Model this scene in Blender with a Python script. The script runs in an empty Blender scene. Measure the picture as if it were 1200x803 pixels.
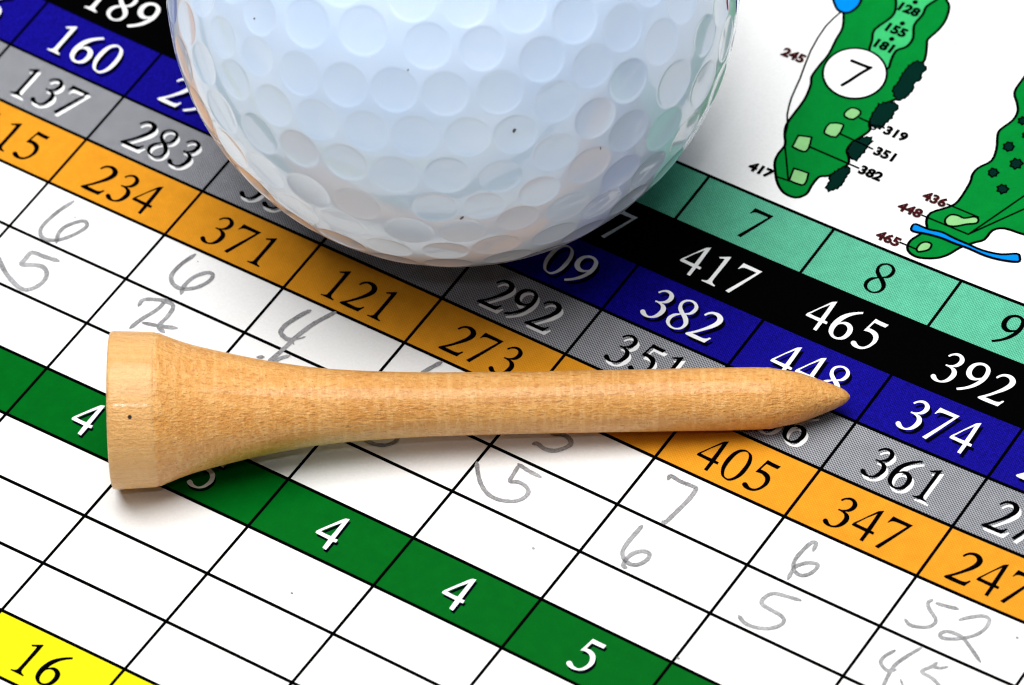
import bpy, bmesh, math, random
import numpy as np
from mathutils import Matrix, Vector
from mathutils.geometry import tessellate_polygon

# All print data below is in millimetres on the card (x along the rows, y up the columns).
GLYPH = {"3":[[[-0.664,2.547],[-0.631,2.594],[-0.599,2.657],[-0.559,2.719],[-0.507,2.781],[-0.446,2.843],[-0.378,2.9],[-0.303,2.954],[-0.222,3.002],[-0.137,3.036],[-0.048,3.055],[0.045,3.06],[0.138,3.051],[0.232,3.029],[0.326,2.993],[0.414,2.946],[0.495,2.887],[0.569,2.817],[0.629,2.743],[0.67,2.666],[0.697,2.583],[0.712,2.499],[0.714,2.414],[0.705,2.326],[0.685,2.242],[0.656,2.159],[0.617,2.078],[0.573,2.007],[0.527,1.947],[0.476,1.896],[0.418,1.852],[0.346,1.819],[0.265,1.792],[0.17,1.75],[0.261,1.718],[0.335,1.707],[0.408,1.686],[0.484,1.652],[0.56,1.607],[0.628,1.554],[0.686,1.491],[0.736,1.418],[0.777,1.342],[0.807,1.267],[0.827,1.188],[0.837,1.107],[0.837,1.024],[0.827,0.937],[0.81,0.849],[0.787,0.758],[0.756,0.665],[0.718,0.578],[0.675,0.495],[0.626,0.417],[0.569,0.345],[0.505,0.279],[0.433,0.22],[0.353,0.167],[0.263,0.118],[0.166,0.075],[0.067,0.042],[-0.032,0.019],[-0.133,0.005],[-0.231,0.0],[-0.327,0.004],[-0.42,0.018],[-0.505,0.038],[-0.579,0.064],[-0.645,0.096],[-0.703,0.134],[-0.756,0.182],[-0.801,0.237],[-0.829,0.287],[-0.837,0.328],[-0.831,0.368],[-0.817,0.407],[-0.798,0.446],[-0.772,0.481],[-0.742,0.506],[-0.705,0.519],[-0.661,0.524],[-0.618,0.519],[-0.578,0.507],[-0.537,0.485],[-0.493,0.454],[-0.444,0.41],[-0.39,0.357],[-0.334,0.308],[-0.277,0.269],[-0.22,0.234],[-0.163,0.209],[-0.108,0.192],[-0.052,0.184],[0.005,0.189],[0.065,0.208],[0.125,0.239],[0.181,0.279],[0.228,0.328],[0.27,0.384],[0.307,0.448],[0.341,0.519],[0.37,0.597],[0.394,0.678],[0.412,0.761],[0.424,0.845],[0.432,0.928],[0.436,1.006],[0.435,1.083],[0.427,1.157],[0.409,1.227],[0.383,1.292],[0.349,1.353],[0.307,1.411],[0.256,1.466],[0.199,1.512],[0.136,1.548],[0.067,1.576],[-0.001,1.597],[-0.072,1.612],[-0.142,1.62],[-0.203,1.624],[-0.252,1.624],[-0.291,1.62],[-0.322,1.615],[-0.338,1.633],[-0.359,1.654],[-0.369,1.672],[-0.37,1.7],[-0.364,1.731],[-0.346,1.751],[-0.301,1.758],[-0.232,1.758],[-0.158,1.765],[-0.087,1.787],[-0.016,1.817],[0.052,1.854],[0.115,1.898],[0.174,1.95],[0.225,2.008],[0.268,2.072],[0.302,2.143],[0.328,2.215],[0.344,2.29],[0.35,2.365],[0.348,2.437],[0.339,2.503],[0.322,2.565],[0.296,2.623],[0.262,2.679],[0.219,2.731],[0.169,2.774],[0.112,2.804],[0.048,2.824],[-0.02,2.832],[-0.092,2.826],[-0.168,2.808],[-0.237,2.783],[-0.297,2.752],[-0.351,2.713],[-0.398,2.668],[-0.436,2.615],[-0.465,2.558],[-0.492,2.515],[-0.515,2.49],[-0.537,2.475],[-0.543,2.459]]],"9":[[[-0.46,2.95],[-0.385,2.995],[-0.313,3.029],[-0.237,3.057],[-0.153,3.079],[-0.065,3.093],[0.024,3.098],[0.116,3.092],[0.21,3.076],[0.302,3.05],[0.392,3.014],[0.481,2.967],[0.56,2.912],[0.629,2.849],[0.689,2.776],[0.741,2.694],[0.784,2.6],[0.819,2.497],[0.846,2.39],[0.865,2.281],[0.878,2.168],[0.882,2.051],[0.879,1.928],[0.869,1.801],[0.849,1.677],[0.818,1.56],[0.777,1.444],[0.729,1.327],[0.676,1.206],[0.615,1.085],[0.545,0.966],[0.464,0.851],[0.374,0.738],[0.274,0.628],[0.16,0.518],[0.036,0.41],[-0.083,0.312],[-0.192,0.226],[-0.295,0.151],[-0.386,0.09],[-0.459,0.051],[-0.522,0.027],[-0.568,0.0],[-0.696,0.158],[-0.638,0.185],[-0.574,0.232],[-0.499,0.287],[-0.404,0.353],[-0.296,0.428],[-0.192,0.511],[-0.097,0.604],[-0.007,0.705],[0.075,0.806],[0.146,0.907],[0.208,1.009],[0.264,1.107],[0.316,1.203],[0.362,1.296],[0.398,1.379],[0.42,1.444],[0.433,1.497],[0.43,1.572],[0.361,1.519],[0.307,1.471],[0.247,1.428],[0.175,1.391],[0.097,1.358],[0.017,1.335],[-0.062,1.321],[-0.142,1.316],[-0.223,1.323],[-0.307,1.344],[-0.393,1.377],[-0.474,1.418],[-0.548,1.465],[-0.616,1.519],[-0.676,1.581],[-0.731,1.652],[-0.778,1.732],[-0.817,1.821],[-0.848,1.923],[-0.87,2.035],[-0.882,2.145],[-0.882,2.25],[-0.871,2.352],[-0.847,2.452],[-0.81,2.556],[-0.76,2.658],[-0.7,2.749],[-0.627,2.826],[-0.542,2.893]],[[-0.259,2.791],[-0.192,2.828],[-0.118,2.855],[-0.044,2.87],[0.033,2.871],[0.111,2.858],[0.184,2.834],[0.252,2.799],[0.316,2.751],[0.37,2.694],[0.413,2.626],[0.446,2.55],[0.473,2.468],[0.495,2.38],[0.512,2.287],[0.522,2.195],[0.523,2.103],[0.516,2.012],[0.507,1.937],[0.502,1.886],[0.493,1.847],[0.467,1.807],[0.418,1.76],[0.353,1.713],[0.284,1.674],[0.213,1.642],[0.138,1.618],[0.061,1.608],[-0.015,1.616],[-0.09,1.637],[-0.162,1.669],[-0.231,1.709],[-0.299,1.761],[-0.358,1.825],[-0.407,1.906],[-0.447,1.997],[-0.475,2.09],[-0.492,2.179],[-0.496,2.269],[-0.492,2.358],[-0.479,2.45],[-0.457,2.542],[-0.424,2.624],[-0.378,2.69],[-0.321,2.745]]],"2":[[[-0.727,2.367],[-0.694,2.431],[-0.661,2.508],[-0.619,2.582],[-0.564,2.659],[-0.5,2.735],[-0.426,2.801],[-0.342,2.857],[-0.248,2.903],[-0.147,2.939],[-0.039,2.965],[0.075,2.98],[0.189,2.98],[0.305,2.96],[0.423,2.923],[0.529,2.874],[0.625,2.811],[0.71,2.735],[0.778,2.651],[0.825,2.559],[0.856,2.458],[0.87,2.354],[0.868,2.249],[0.849,2.142],[0.818,2.033],[0.771,1.921],[0.711,1.808],[0.648,1.7],[0.588,1.605],[0.525,1.515],[0.449,1.417],[0.352,1.302],[0.242,1.178],[0.132,1.054],[0.027,0.929],[-0.077,0.805],[-0.182,0.685],[-0.288,0.575],[-0.395,0.47],[-0.508,0.35],[-0.376,0.335],[-0.263,0.338],[-0.147,0.338],[-0.02,0.333],[0.112,0.327],[0.228,0.323],[0.317,0.324],[0.392,0.327],[0.467,0.34],[0.551,0.363],[0.635,0.394],[0.706,0.433],[0.752,0.486],[0.779,0.542],[0.805,0.584],[0.835,0.608],[0.869,0.625],[0.891,0.641],[0.977,0.59],[0.936,0.498],[0.893,0.392],[0.854,0.29],[0.82,0.191],[0.789,0.095],[0.767,0.01],[0.611,0.009],[0.448,0.006],[0.272,0.003],[0.072,0.001],[-0.14,0.0],[-0.336,0.001],[-0.51,0.005],[-0.667,0.012],[-0.795,0.022],[-0.877,0.038],[-0.93,0.056],[-0.977,0.07],[-0.97,0.103],[-0.968,0.146],[-0.954,0.187],[-0.925,0.226],[-0.882,0.268],[-0.818,0.329],[-0.728,0.416],[-0.618,0.522],[-0.508,0.637],[-0.403,0.759],[-0.299,0.889],[-0.199,1.019],[-0.105,1.148],[-0.016,1.278],[0.067,1.404],[0.142,1.527],[0.21,1.646],[0.27,1.758],[0.319,1.86],[0.359,1.956],[0.39,2.047],[0.414,2.135],[0.428,2.22],[0.431,2.3],[0.418,2.373],[0.393,2.44],[0.357,2.501],[0.31,2.559],[0.252,2.611],[0.184,2.653],[0.101,2.683],[0.009,2.701],[-0.079,2.707],[-0.157,2.697],[-0.229,2.674],[-0.296,2.642],[-0.357,2.6],[-0.412,2.549],[-0.462,2.492],[-0.505,2.424],[-0.541,2.352],[-0.573,2.301],[-0.597,2.286],[-0.62,2.286],[-0.637,2.28]]],"6":[[[-0.397,1.519],[-0.326,1.577],[-0.28,1.632],[-0.23,1.68],[-0.172,1.721],[-0.109,1.756],[-0.04,1.782],[0.035,1.8],[0.115,1.808],[0.198,1.805],[0.287,1.788],[0.379,1.759],[0.468,1.72],[0.551,1.671],[0.631,1.613],[0.7,1.546],[0.755,1.472],[0.801,1.388],[0.837,1.3],[0.866,1.207],[0.886,1.11],[0.896,1.01],[0.896,0.906],[0.886,0.8],[0.867,0.694],[0.84,0.586],[0.805,0.479],[0.762,0.385],[0.712,0.31],[0.654,0.247],[0.59,0.192],[0.523,0.146],[0.451,0.108],[0.371,0.075],[0.282,0.042],[0.187,0.015],[0.088,0.0],[-0.015,0.0],[-0.122,0.012],[-0.225,0.037],[-0.321,0.077],[-0.413,0.129],[-0.499,0.189],[-0.577,0.252],[-0.648,0.321],[-0.709,0.397],[-0.759,0.482],[-0.799,0.576],[-0.832,0.677],[-0.859,0.785],[-0.878,0.9],[-0.891,1.017],[-0.896,1.133],[-0.894,1.251],[-0.884,1.37],[-0.867,1.491],[-0.843,1.613],[-0.811,1.736],[-0.772,1.864],[-0.725,1.993],[-0.671,2.115],[-0.609,2.228],[-0.538,2.335],[-0.461,2.437],[-0.373,2.534],[-0.277,2.627],[-0.183,2.711],[-0.095,2.784],[-0.009,2.849],[0.077,2.91],[0.162,2.97],[0.246,3.026],[0.334,3.08],[0.426,3.131],[0.521,3.181],[0.598,3.232],[0.681,3.059],[0.605,3.02],[0.52,2.966],[0.436,2.907],[0.354,2.845],[0.273,2.78],[0.193,2.707],[0.115,2.626],[0.038,2.537],[-0.034,2.444],[-0.101,2.344],[-0.163,2.239],[-0.22,2.131],[-0.272,2.019],[-0.319,1.905],[-0.356,1.798],[-0.378,1.704],[-0.391,1.619]],[[-0.435,1.259],[-0.401,1.327],[-0.357,1.381],[-0.305,1.427],[-0.243,1.469],[-0.171,1.503],[-0.096,1.524],[-0.016,1.531],[0.067,1.524],[0.149,1.501],[0.229,1.459],[0.306,1.401],[0.373,1.332],[0.424,1.249],[0.463,1.155],[0.491,1.061],[0.507,0.969],[0.511,0.877],[0.508,0.784],[0.499,0.686],[0.483,0.587],[0.457,0.496],[0.418,0.416],[0.37,0.347],[0.314,0.289],[0.25,0.244],[0.178,0.212],[0.103,0.194],[0.025,0.192],[-0.054,0.203],[-0.129,0.229],[-0.198,0.271],[-0.262,0.326],[-0.317,0.394],[-0.364,0.475],[-0.403,0.568],[-0.433,0.665],[-0.454,0.767],[-0.467,0.874],[-0.472,0.977],[-0.468,1.077],[-0.457,1.174]]],"5":[[[-0.354,3.097],[-0.221,3.075],[-0.072,3.059],[0.075,3.046],[0.222,3.039],[0.367,3.036],[0.5,3.034],[0.613,3.032],[0.713,3.031],[0.796,3.048],[0.705,2.695],[0.568,2.703],[0.416,2.704],[0.26,2.707],[0.098,2.714],[-0.068,2.724],[-0.243,2.732],[-0.272,2.623],[-0.29,2.528],[-0.308,2.427],[-0.323,2.32],[-0.338,2.209],[-0.35,2.087],[-0.257,2.083],[-0.182,2.088],[-0.099,2.088],[0.001,2.08],[0.11,2.067],[0.214,2.046],[0.31,2.017],[0.402,1.98],[0.486,1.933],[0.561,1.875],[0.629,1.806],[0.687,1.733],[0.733,1.657],[0.768,1.575],[0.796,1.483],[0.818,1.375],[0.833,1.256],[0.836,1.144],[0.823,1.045],[0.799,0.95],[0.767,0.85],[0.73,0.74],[0.687,0.627],[0.636,0.521],[0.573,0.425],[0.501,0.335],[0.427,0.255],[0.357,0.187],[0.286,0.131],[0.204,0.085],[0.106,0.049],[-0.004,0.022],[-0.116,0.006],[-0.23,0.0],[-0.346,0.004],[-0.451,0.018],[-0.542,0.043],[-0.624,0.079],[-0.694,0.118],[-0.751,0.159],[-0.795,0.202],[-0.824,0.247],[-0.836,0.294],[-0.835,0.345],[-0.823,0.391],[-0.801,0.429],[-0.77,0.463],[-0.73,0.488],[-0.681,0.504],[-0.624,0.511],[-0.566,0.503],[-0.503,0.472],[-0.436,0.424],[-0.368,0.378],[-0.304,0.336],[-0.241,0.296],[-0.173,0.267],[-0.101,0.254],[-0.027,0.254],[0.045,0.264],[0.115,0.282],[0.184,0.312],[0.25,0.357],[0.31,0.42],[0.366,0.497],[0.414,0.578],[0.454,0.662],[0.487,0.75],[0.51,0.843],[0.523,0.94],[0.528,1.041],[0.52,1.142],[0.5,1.246],[0.467,1.349],[0.426,1.44],[0.378,1.511],[0.321,1.569],[0.254,1.62],[0.173,1.67],[0.081,1.714],[-0.013,1.746],[-0.107,1.761],[-0.201,1.763],[-0.296,1.757],[-0.393,1.742],[-0.491,1.72],[-0.576,1.696],[-0.562,1.744],[-0.558,1.809],[-0.547,1.908],[-0.523,2.063],[-0.492,2.253],[-0.458,2.454],[-0.424,2.664],[-0.387,2.885]]],"0":[[[-0.339,3.037],[-0.265,3.072],[-0.189,3.099],[-0.103,3.111],[-0.0,3.101],[0.114,3.075],[0.225,3.041],[0.328,3.004],[0.427,2.96],[0.515,2.9],[0.593,2.821],[0.662,2.725],[0.725,2.613],[0.784,2.482],[0.835,2.336],[0.876,2.185],[0.903,2.027],[0.919,1.863],[0.929,1.701],[0.936,1.544],[0.937,1.391],[0.929,1.238],[0.91,1.082],[0.883,0.926],[0.845,0.779],[0.796,0.644],[0.737,0.517],[0.672,0.4],[0.6,0.292],[0.522,0.194],[0.442,0.116],[0.364,0.059],[0.283,0.02],[0.197,0.0],[0.098,0.002],[-0.01,0.022],[-0.117,0.049],[-0.221,0.078],[-0.321,0.113],[-0.411,0.161],[-0.485,0.222],[-0.551,0.298],[-0.618,0.397],[-0.694,0.527],[-0.77,0.68],[-0.833,0.84],[-0.877,1.007],[-0.907,1.183],[-0.927,1.353],[-0.937,1.511],[-0.937,1.663],[-0.929,1.817],[-0.913,1.981],[-0.889,2.145],[-0.857,2.297],[-0.816,2.431],[-0.767,2.553],[-0.714,2.661],[-0.659,2.755],[-0.601,2.836],[-0.539,2.904],[-0.476,2.958],[-0.41,3.001]],[[-0.169,2.9],[-0.11,2.937],[-0.054,2.961],[0.003,2.97],[0.065,2.965],[0.129,2.947],[0.191,2.913],[0.251,2.864],[0.311,2.8],[0.366,2.719],[0.416,2.621],[0.462,2.507],[0.502,2.378],[0.538,2.23],[0.568,2.067],[0.588,1.905],[0.595,1.749],[0.593,1.594],[0.588,1.437],[0.582,1.274],[0.573,1.108],[0.557,0.953],[0.534,0.812],[0.505,0.681],[0.467,0.562],[0.42,0.456],[0.364,0.363],[0.303,0.285],[0.238,0.222],[0.166,0.174],[0.089,0.148],[0.004,0.148],[-0.084,0.17],[-0.163,0.207],[-0.227,0.256],[-0.282,0.319],[-0.336,0.401],[-0.394,0.509],[-0.452,0.638],[-0.5,0.778],[-0.534,0.93],[-0.557,1.092],[-0.571,1.26],[-0.577,1.432],[-0.573,1.608],[-0.566,1.784],[-0.556,1.963],[-0.541,2.142],[-0.517,2.307],[-0.481,2.454],[-0.437,2.587],[-0.383,2.699],[-0.315,2.786],[-0.239,2.85]]],"8":[[[-0.353,3.02],[-0.268,3.055],[-0.174,3.084],[-0.072,3.099],[0.044,3.097],[0.169,3.08],[0.289,3.043],[0.407,2.978],[0.521,2.892],[0.613,2.796],[0.678,2.689],[0.721,2.571],[0.745,2.452],[0.746,2.329],[0.728,2.203],[0.695,2.089],[0.65,1.992],[0.591,1.907],[0.522,1.834],[0.442,1.779],[0.35,1.736],[0.247,1.675],[0.347,1.592],[0.44,1.523],[0.526,1.45],[0.606,1.371],[0.679,1.287],[0.739,1.197],[0.786,1.099],[0.822,0.995],[0.842,0.889],[0.846,0.78],[0.836,0.669],[0.812,0.563],[0.773,0.46],[0.721,0.362],[0.657,0.275],[0.582,0.202],[0.495,0.14],[0.401,0.089],[0.301,0.047],[0.195,0.016],[0.085,0.0],[-0.033,0.001],[-0.155,0.018],[-0.271,0.046],[-0.379,0.087],[-0.481,0.141],[-0.57,0.201],[-0.645,0.263],[-0.707,0.331],[-0.758,0.411],[-0.8,0.509],[-0.831,0.618],[-0.846,0.728],[-0.843,0.834],[-0.823,0.942],[-0.79,1.042],[-0.741,1.139],[-0.68,1.229],[-0.618,1.305],[-0.563,1.357],[-0.507,1.395],[-0.448,1.43],[-0.384,1.465],[-0.317,1.497],[-0.24,1.551],[-0.357,1.657],[-0.469,1.755],[-0.56,1.848],[-0.621,1.928],[-0.662,2.002],[-0.696,2.088],[-0.73,2.192],[-0.758,2.306],[-0.769,2.415],[-0.759,2.52],[-0.733,2.622],[-0.7,2.71],[-0.662,2.779],[-0.615,2.834],[-0.561,2.885],[-0.499,2.935],[-0.431,2.98]],[[-0.329,2.84],[-0.265,2.88],[-0.195,2.911],[-0.12,2.926],[-0.039,2.923],[0.046,2.905],[0.127,2.875],[0.205,2.833],[0.28,2.779],[0.342,2.715],[0.387,2.638],[0.419,2.553],[0.436,2.464],[0.44,2.371],[0.431,2.275],[0.413,2.182],[0.39,2.092],[0.357,2.004],[0.311,1.923],[0.244,1.856],[0.166,1.799],[0.079,1.739],[-0.012,1.805],[-0.095,1.867],[-0.176,1.931],[-0.257,1.995],[-0.337,2.061],[-0.404,2.134],[-0.457,2.219],[-0.497,2.309],[-0.52,2.4],[-0.524,2.492],[-0.511,2.584],[-0.484,2.665],[-0.443,2.734],[-0.389,2.792]],[[-0.11,1.489],[-0.196,1.41],[-0.276,1.333],[-0.347,1.252],[-0.405,1.168],[-0.452,1.08],[-0.488,0.99],[-0.513,0.894],[-0.527,0.796],[-0.527,0.699],[-0.512,0.602],[-0.482,0.507],[-0.436,0.42],[-0.369,0.342],[-0.286,0.274],[-0.196,0.221],[-0.099,0.185],[0.003,0.165],[0.097,0.159],[0.178,0.166],[0.25,0.187],[0.319,0.221],[0.39,0.27],[0.458,0.331],[0.511,0.404],[0.544,0.49],[0.56,0.585],[0.563,0.676],[0.558,0.755],[0.538,0.831],[0.498,0.914],[0.425,1.014],[0.331,1.119],[0.246,1.209],[0.182,1.27],[0.126,1.315],[0.072,1.358],[0.015,1.403],[-0.041,1.445]]],"4":[[[0.509,3.169],[0.217,3.0],[0.142,2.922],[-0.317,2.135],[-0.678,1.497],[-0.887,1.164],[-0.913,1.032],[-0.923,0.946],[-0.799,0.907],[-0.297,0.895],[0.284,0.864],[0.295,0.015],[0.453,0.006],[0.581,0.0],[0.588,0.901],[0.923,0.899],[0.897,1.123],[0.59,1.157],[0.548,2.229]],[[0.21,2.724],[-0.282,1.991],[-0.702,1.193],[-0.22,1.164],[0.245,1.175],[0.241,1.921]]],"1":[[[-0.616,2.68],[-0.503,2.74],[-0.386,2.804],[-0.267,2.871],[-0.143,2.942],[-0.016,3.015],[0.107,3.087],[0.201,3.093],[0.205,2.846],[0.21,2.592],[0.211,2.32],[0.208,2.015],[0.201,1.691],[0.196,1.371],[0.196,1.063],[0.198,0.76],[0.199,0.456],[0.217,0.396],[0.234,0.34],[0.264,0.286],[0.313,0.243],[0.37,0.208],[0.431,0.177],[0.494,0.153],[0.559,0.133],[0.612,0.125],[0.616,0.0],[0.418,0.01],[0.211,0.017],[0.008,0.021],[-0.185,0.022],[-0.372,0.02],[-0.548,0.015],[-0.54,0.139],[-0.478,0.14],[-0.4,0.151],[-0.329,0.171],[-0.265,0.204],[-0.21,0.246],[-0.168,0.296],[-0.145,0.33],[-0.136,0.373],[-0.13,0.494],[-0.119,0.738],[-0.11,1.064],[-0.105,1.425],[-0.108,1.817],[-0.116,2.244],[-0.123,2.673],[-0.188,2.685],[-0.235,2.681],[-0.287,2.669],[-0.348,2.641],[-0.411,2.607],[-0.462,2.586],[-0.492,2.584],[-0.513,2.591],[-0.536,2.605],[-0.562,2.631],[-0.588,2.666]]],"7":[[[-0.788,3.054],[-0.514,3.037],[-0.225,3.029],[0.062,3.022],[0.345,3.014],[0.625,3.006],[0.889,3.009],[0.753,2.652],[0.618,2.281],[0.453,1.838],[0.239,1.272],[-0.005,0.633],[-0.244,0.0],[-0.577,0.063],[-0.399,0.458],[-0.22,0.868],[-0.035,1.295],[0.161,1.75],[0.363,2.222],[0.566,2.7],[0.368,2.716],[0.189,2.714],[0.021,2.711],[-0.133,2.709],[-0.276,2.706],[-0.398,2.698],[-0.49,2.682],[-0.56,2.66],[-0.62,2.631],[-0.677,2.591],[-0.724,2.543],[-0.76,2.498],[-0.78,2.454],[-0.787,2.417],[-0.797,2.398],[-0.824,2.391],[-0.864,2.39],[-0.889,2.37]]],"p4":[[[0.568,3.28],[0.526,3.251],[0.463,3.238],[0.401,3.22],[0.346,3.207],[0.295,3.19],[0.235,3.14],[0.178,3.073],[0.111,2.971],[-0.022,2.748],[-0.291,2.294],[-0.625,1.72],[-0.869,1.28],[-0.942,1.105],[-0.928,1.069],[-0.913,1.023],[-0.906,0.99],[-0.908,0.97],[-0.801,0.947],[-0.512,0.934],[-0.116,0.928],[0.295,0.912],[0.349,0.049],[0.694,0.0],[0.69,0.913],[0.942,0.941],[0.917,1.227],[0.648,1.206]],[[0.275,2.735],[-0.203,2.024],[-0.652,1.268],[-0.188,1.229],[0.278,1.257]]],"p5":[[[-0.387,3.038],[0.745,3.028],[0.733,2.689],[-0.252,2.67],[-0.324,2.084],[-0.192,2.088],[-0.083,2.108],[0.03,2.108],[0.157,2.081],[0.29,2.034],[0.409,1.975],[0.505,1.909],[0.588,1.831],[0.663,1.73],[0.74,1.595],[0.809,1.437],[0.854,1.283],[0.867,1.144],[0.857,1.008],[0.829,0.87],[0.786,0.723],[0.726,0.574],[0.65,0.442],[0.555,0.328],[0.443,0.229],[0.32,0.148],[0.185,0.084],[0.038,0.037],[-0.11,0.008],[-0.263,0.0],[-0.416,0.01],[-0.553,0.038],[-0.672,0.086],[-0.775,0.15],[-0.843,0.216],[-0.867,0.284],[-0.861,0.357],[-0.84,0.419],[-0.804,0.469],[-0.753,0.508],[-0.698,0.527],[-0.639,0.521],[-0.57,0.494],[-0.496,0.455],[-0.421,0.4],[-0.341,0.331],[-0.245,0.277],[-0.128,0.247],[0.001,0.234],[0.117,0.244],[0.207,0.281],[0.282,0.341],[0.347,0.424],[0.41,0.537],[0.465,0.673],[0.503,0.807],[0.519,0.932],[0.518,1.056],[0.499,1.178],[0.462,1.303],[0.407,1.427],[0.335,1.537],[0.242,1.629],[0.133,1.707],[0.018,1.764],[-0.102,1.794],[-0.227,1.803],[-0.343,1.798],[-0.443,1.778],[-0.534,1.745],[-0.6,1.694]]]}
ROWY = [-0.095,-5.005,-10.359,-15.421,-20.48,-25.554,-30.683,-35.773,-40.897,-46.076,-51.248,-56.424,-61.532,-66.654]
COLW = 11.1809
FAIRWAY7 = [[45.077,19.204],[45.355,18.708],[45.641,18.216],[45.861,17.745],[45.962,17.32],[45.998,16.916],[46.044,16.476],[46.142,15.962],[46.251,15.413],[46.325,14.887],[46.334,14.405],[46.306,13.945],[46.29,13.505],[46.289,13.074],[46.299,12.662],[46.346,12.296],[46.45,12.03],[46.591,11.811],[46.729,11.508],[46.862,11.065],[46.993,10.538],[47.088,9.966],[47.121,9.306],[47.119,8.601],[47.123,8.009],[47.14,7.616],[47.163,7.335],[47.215,7.071],[47.304,6.799],[47.423,6.542],[47.569,6.273],[47.772,5.98],[48.001,5.674],[48.167,5.361],[48.209,5.038],[48.188,4.708],[48.186,4.388],[48.222,4.089],[48.278,3.8],[48.38,3.509],[48.549,3.209],[48.764,2.907],[48.99,2.611],[49.211,2.316],[49.443,2.028],[49.7,1.768],[49.993,1.529],[50.311,1.317],[50.64,1.174],[50.997,1.111],[51.366,1.116],[51.678,1.195],[51.915,1.369],[52.095,1.618],[52.207,1.892],[52.218,2.181],[52.16,2.495],[52.119,2.819],[52.107,3.169],[52.112,3.527],[52.176,3.823],[52.343,3.997],[52.569,4.108],[52.77,4.259],[52.913,4.497],[53.031,4.775],[53.142,5.063],[53.275,5.367],[53.401,5.681],[53.46,5.959],[53.416,6.175],[53.304,6.355],[53.168,6.536],[52.997,6.722],[52.802,6.909],[52.661,7.124],[52.603,7.383],[52.598,7.669],[52.633,7.963],[52.717,8.259],[52.841,8.563],[52.953,8.86],[53.058,9.154],[53.152,9.441],[53.173,9.705],[53.067,9.889],[52.888,10.05],[52.738,10.334],[52.626,10.855],[52.544,11.5],[52.558,12.072],[52.734,12.479],[53.007,12.812],[53.251,13.157],[53.447,13.509],[53.613,13.873],[53.689,14.353],[53.612,15.063],[53.443,15.891],[53.313,16.602],[53.295,17.076],[53.314,17.434],[53.274,17.802],[53.11,18.254],[52.886,18.717],[52.696,19.103],[52.567,19.334],[52.473,19.486],[52.435,19.708],[52.489,20.069],[52.599,20.499],[52.679,20.926],[52.703,21.327],[52.696,21.726],[52.644,22.13],[52.534,22.565],[52.379,23.006],[52.198,23.38],[51.981,23.609],[51.738,23.773],[51.525,24.032],[51.373,24.448],[51.251,24.96],[51.117,25.548],[51.124,26.331],[51.119,27.189],[50.601,27.749],[49.116,27.899],[47.117,27.739],[45.458,27.215],[44.429,26.159],[43.746,24.747],[43.401,23.447],[43.51,22.409],[43.953,21.488],[44.368,20.705],[44.62,20.111],[44.845,19.655]]
STRIP7 = [[47.35,24.69],[47.2,24.093],[47.401,23.452],[47.657,22.866],[47.905,22.377],[48.206,21.943],[48.45,21.534],[48.607,21.175],[48.705,20.84],[48.717,20.435],[48.57,19.877],[48.337,19.248],[48.204,18.696],[48.268,18.299],[48.431,17.98],[48.593,17.66],[48.699,17.312],[48.803,16.963],[48.966,16.618],[49.226,16.248],[49.545,15.882],[49.867,15.6],[50.194,15.43],[50.524,15.343],[50.796,15.336],[50.992,15.427],[51.13,15.596],[51.201,15.787],[51.182,15.968],[51.097,16.17],[51.012,16.427],[50.922,16.781],[50.832,17.19],[50.82,17.557],[50.96,17.827],[51.178,18.054],[51.338,18.307],[51.398,18.609],[51.4,18.937],[51.336,19.286],[51.157,19.66],[50.911,20.056],[50.736,20.459],[50.707,20.881],[50.75,21.311],[50.772,21.704],[50.715,22.012],[50.637,22.283],[50.622,22.611],[50.764,23.026],[50.969,23.498],[51.037,24.04],[50.93,24.805],[50.686,25.64],[50.215,26.093],[49.293,25.9],[48.145,25.32]]
POND = [[43.167,20.585],[43.476,20.12],[43.912,19.651],[44.297,19.3],[44.562,19.133],[44.776,19.082],[44.963,19.071],[45.124,19.071],[45.259,19.11],[45.381,19.186],[45.501,19.297],[45.609,19.445],[45.691,19.643],[45.755,19.905],[45.794,20.217],[45.768,20.551],[45.667,20.922],[45.5,21.315],[45.26,21.657],[44.909,21.948],[44.484,22.187],[44.089,22.304],[43.737,22.262],[43.415,22.098],[43.19,21.844],[43.075,21.484],[43.057,21.036]]
DISC = [[51.387,15.219],[51.567,14.858],[51.688,14.479],[51.747,14.09],[51.743,13.701],[51.676,13.323],[51.547,12.963],[51.361,12.63],[51.121,12.333],[50.833,12.079],[50.505,11.874],[50.144,11.723],[49.76,11.63],[49.36,11.597],[48.956,11.625],[48.557,11.713],[48.173,11.86],[47.813,12.061],[47.486,12.313],[47.2,12.608],[46.962,12.941],[46.779,13.302],[46.655,13.683],[46.592,14.074],[46.593,14.465],[46.659,14.848],[46.786,15.211],[46.972,15.547],[47.213,15.847],[47.503,16.103],[47.834,16.31],[48.198,16.46],[48.586,16.552],[48.989,16.583],[49.395,16.552],[49.796,16.46],[50.182,16.31],[50.542,16.105],[50.868,15.85],[51.152,15.552]]
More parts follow.
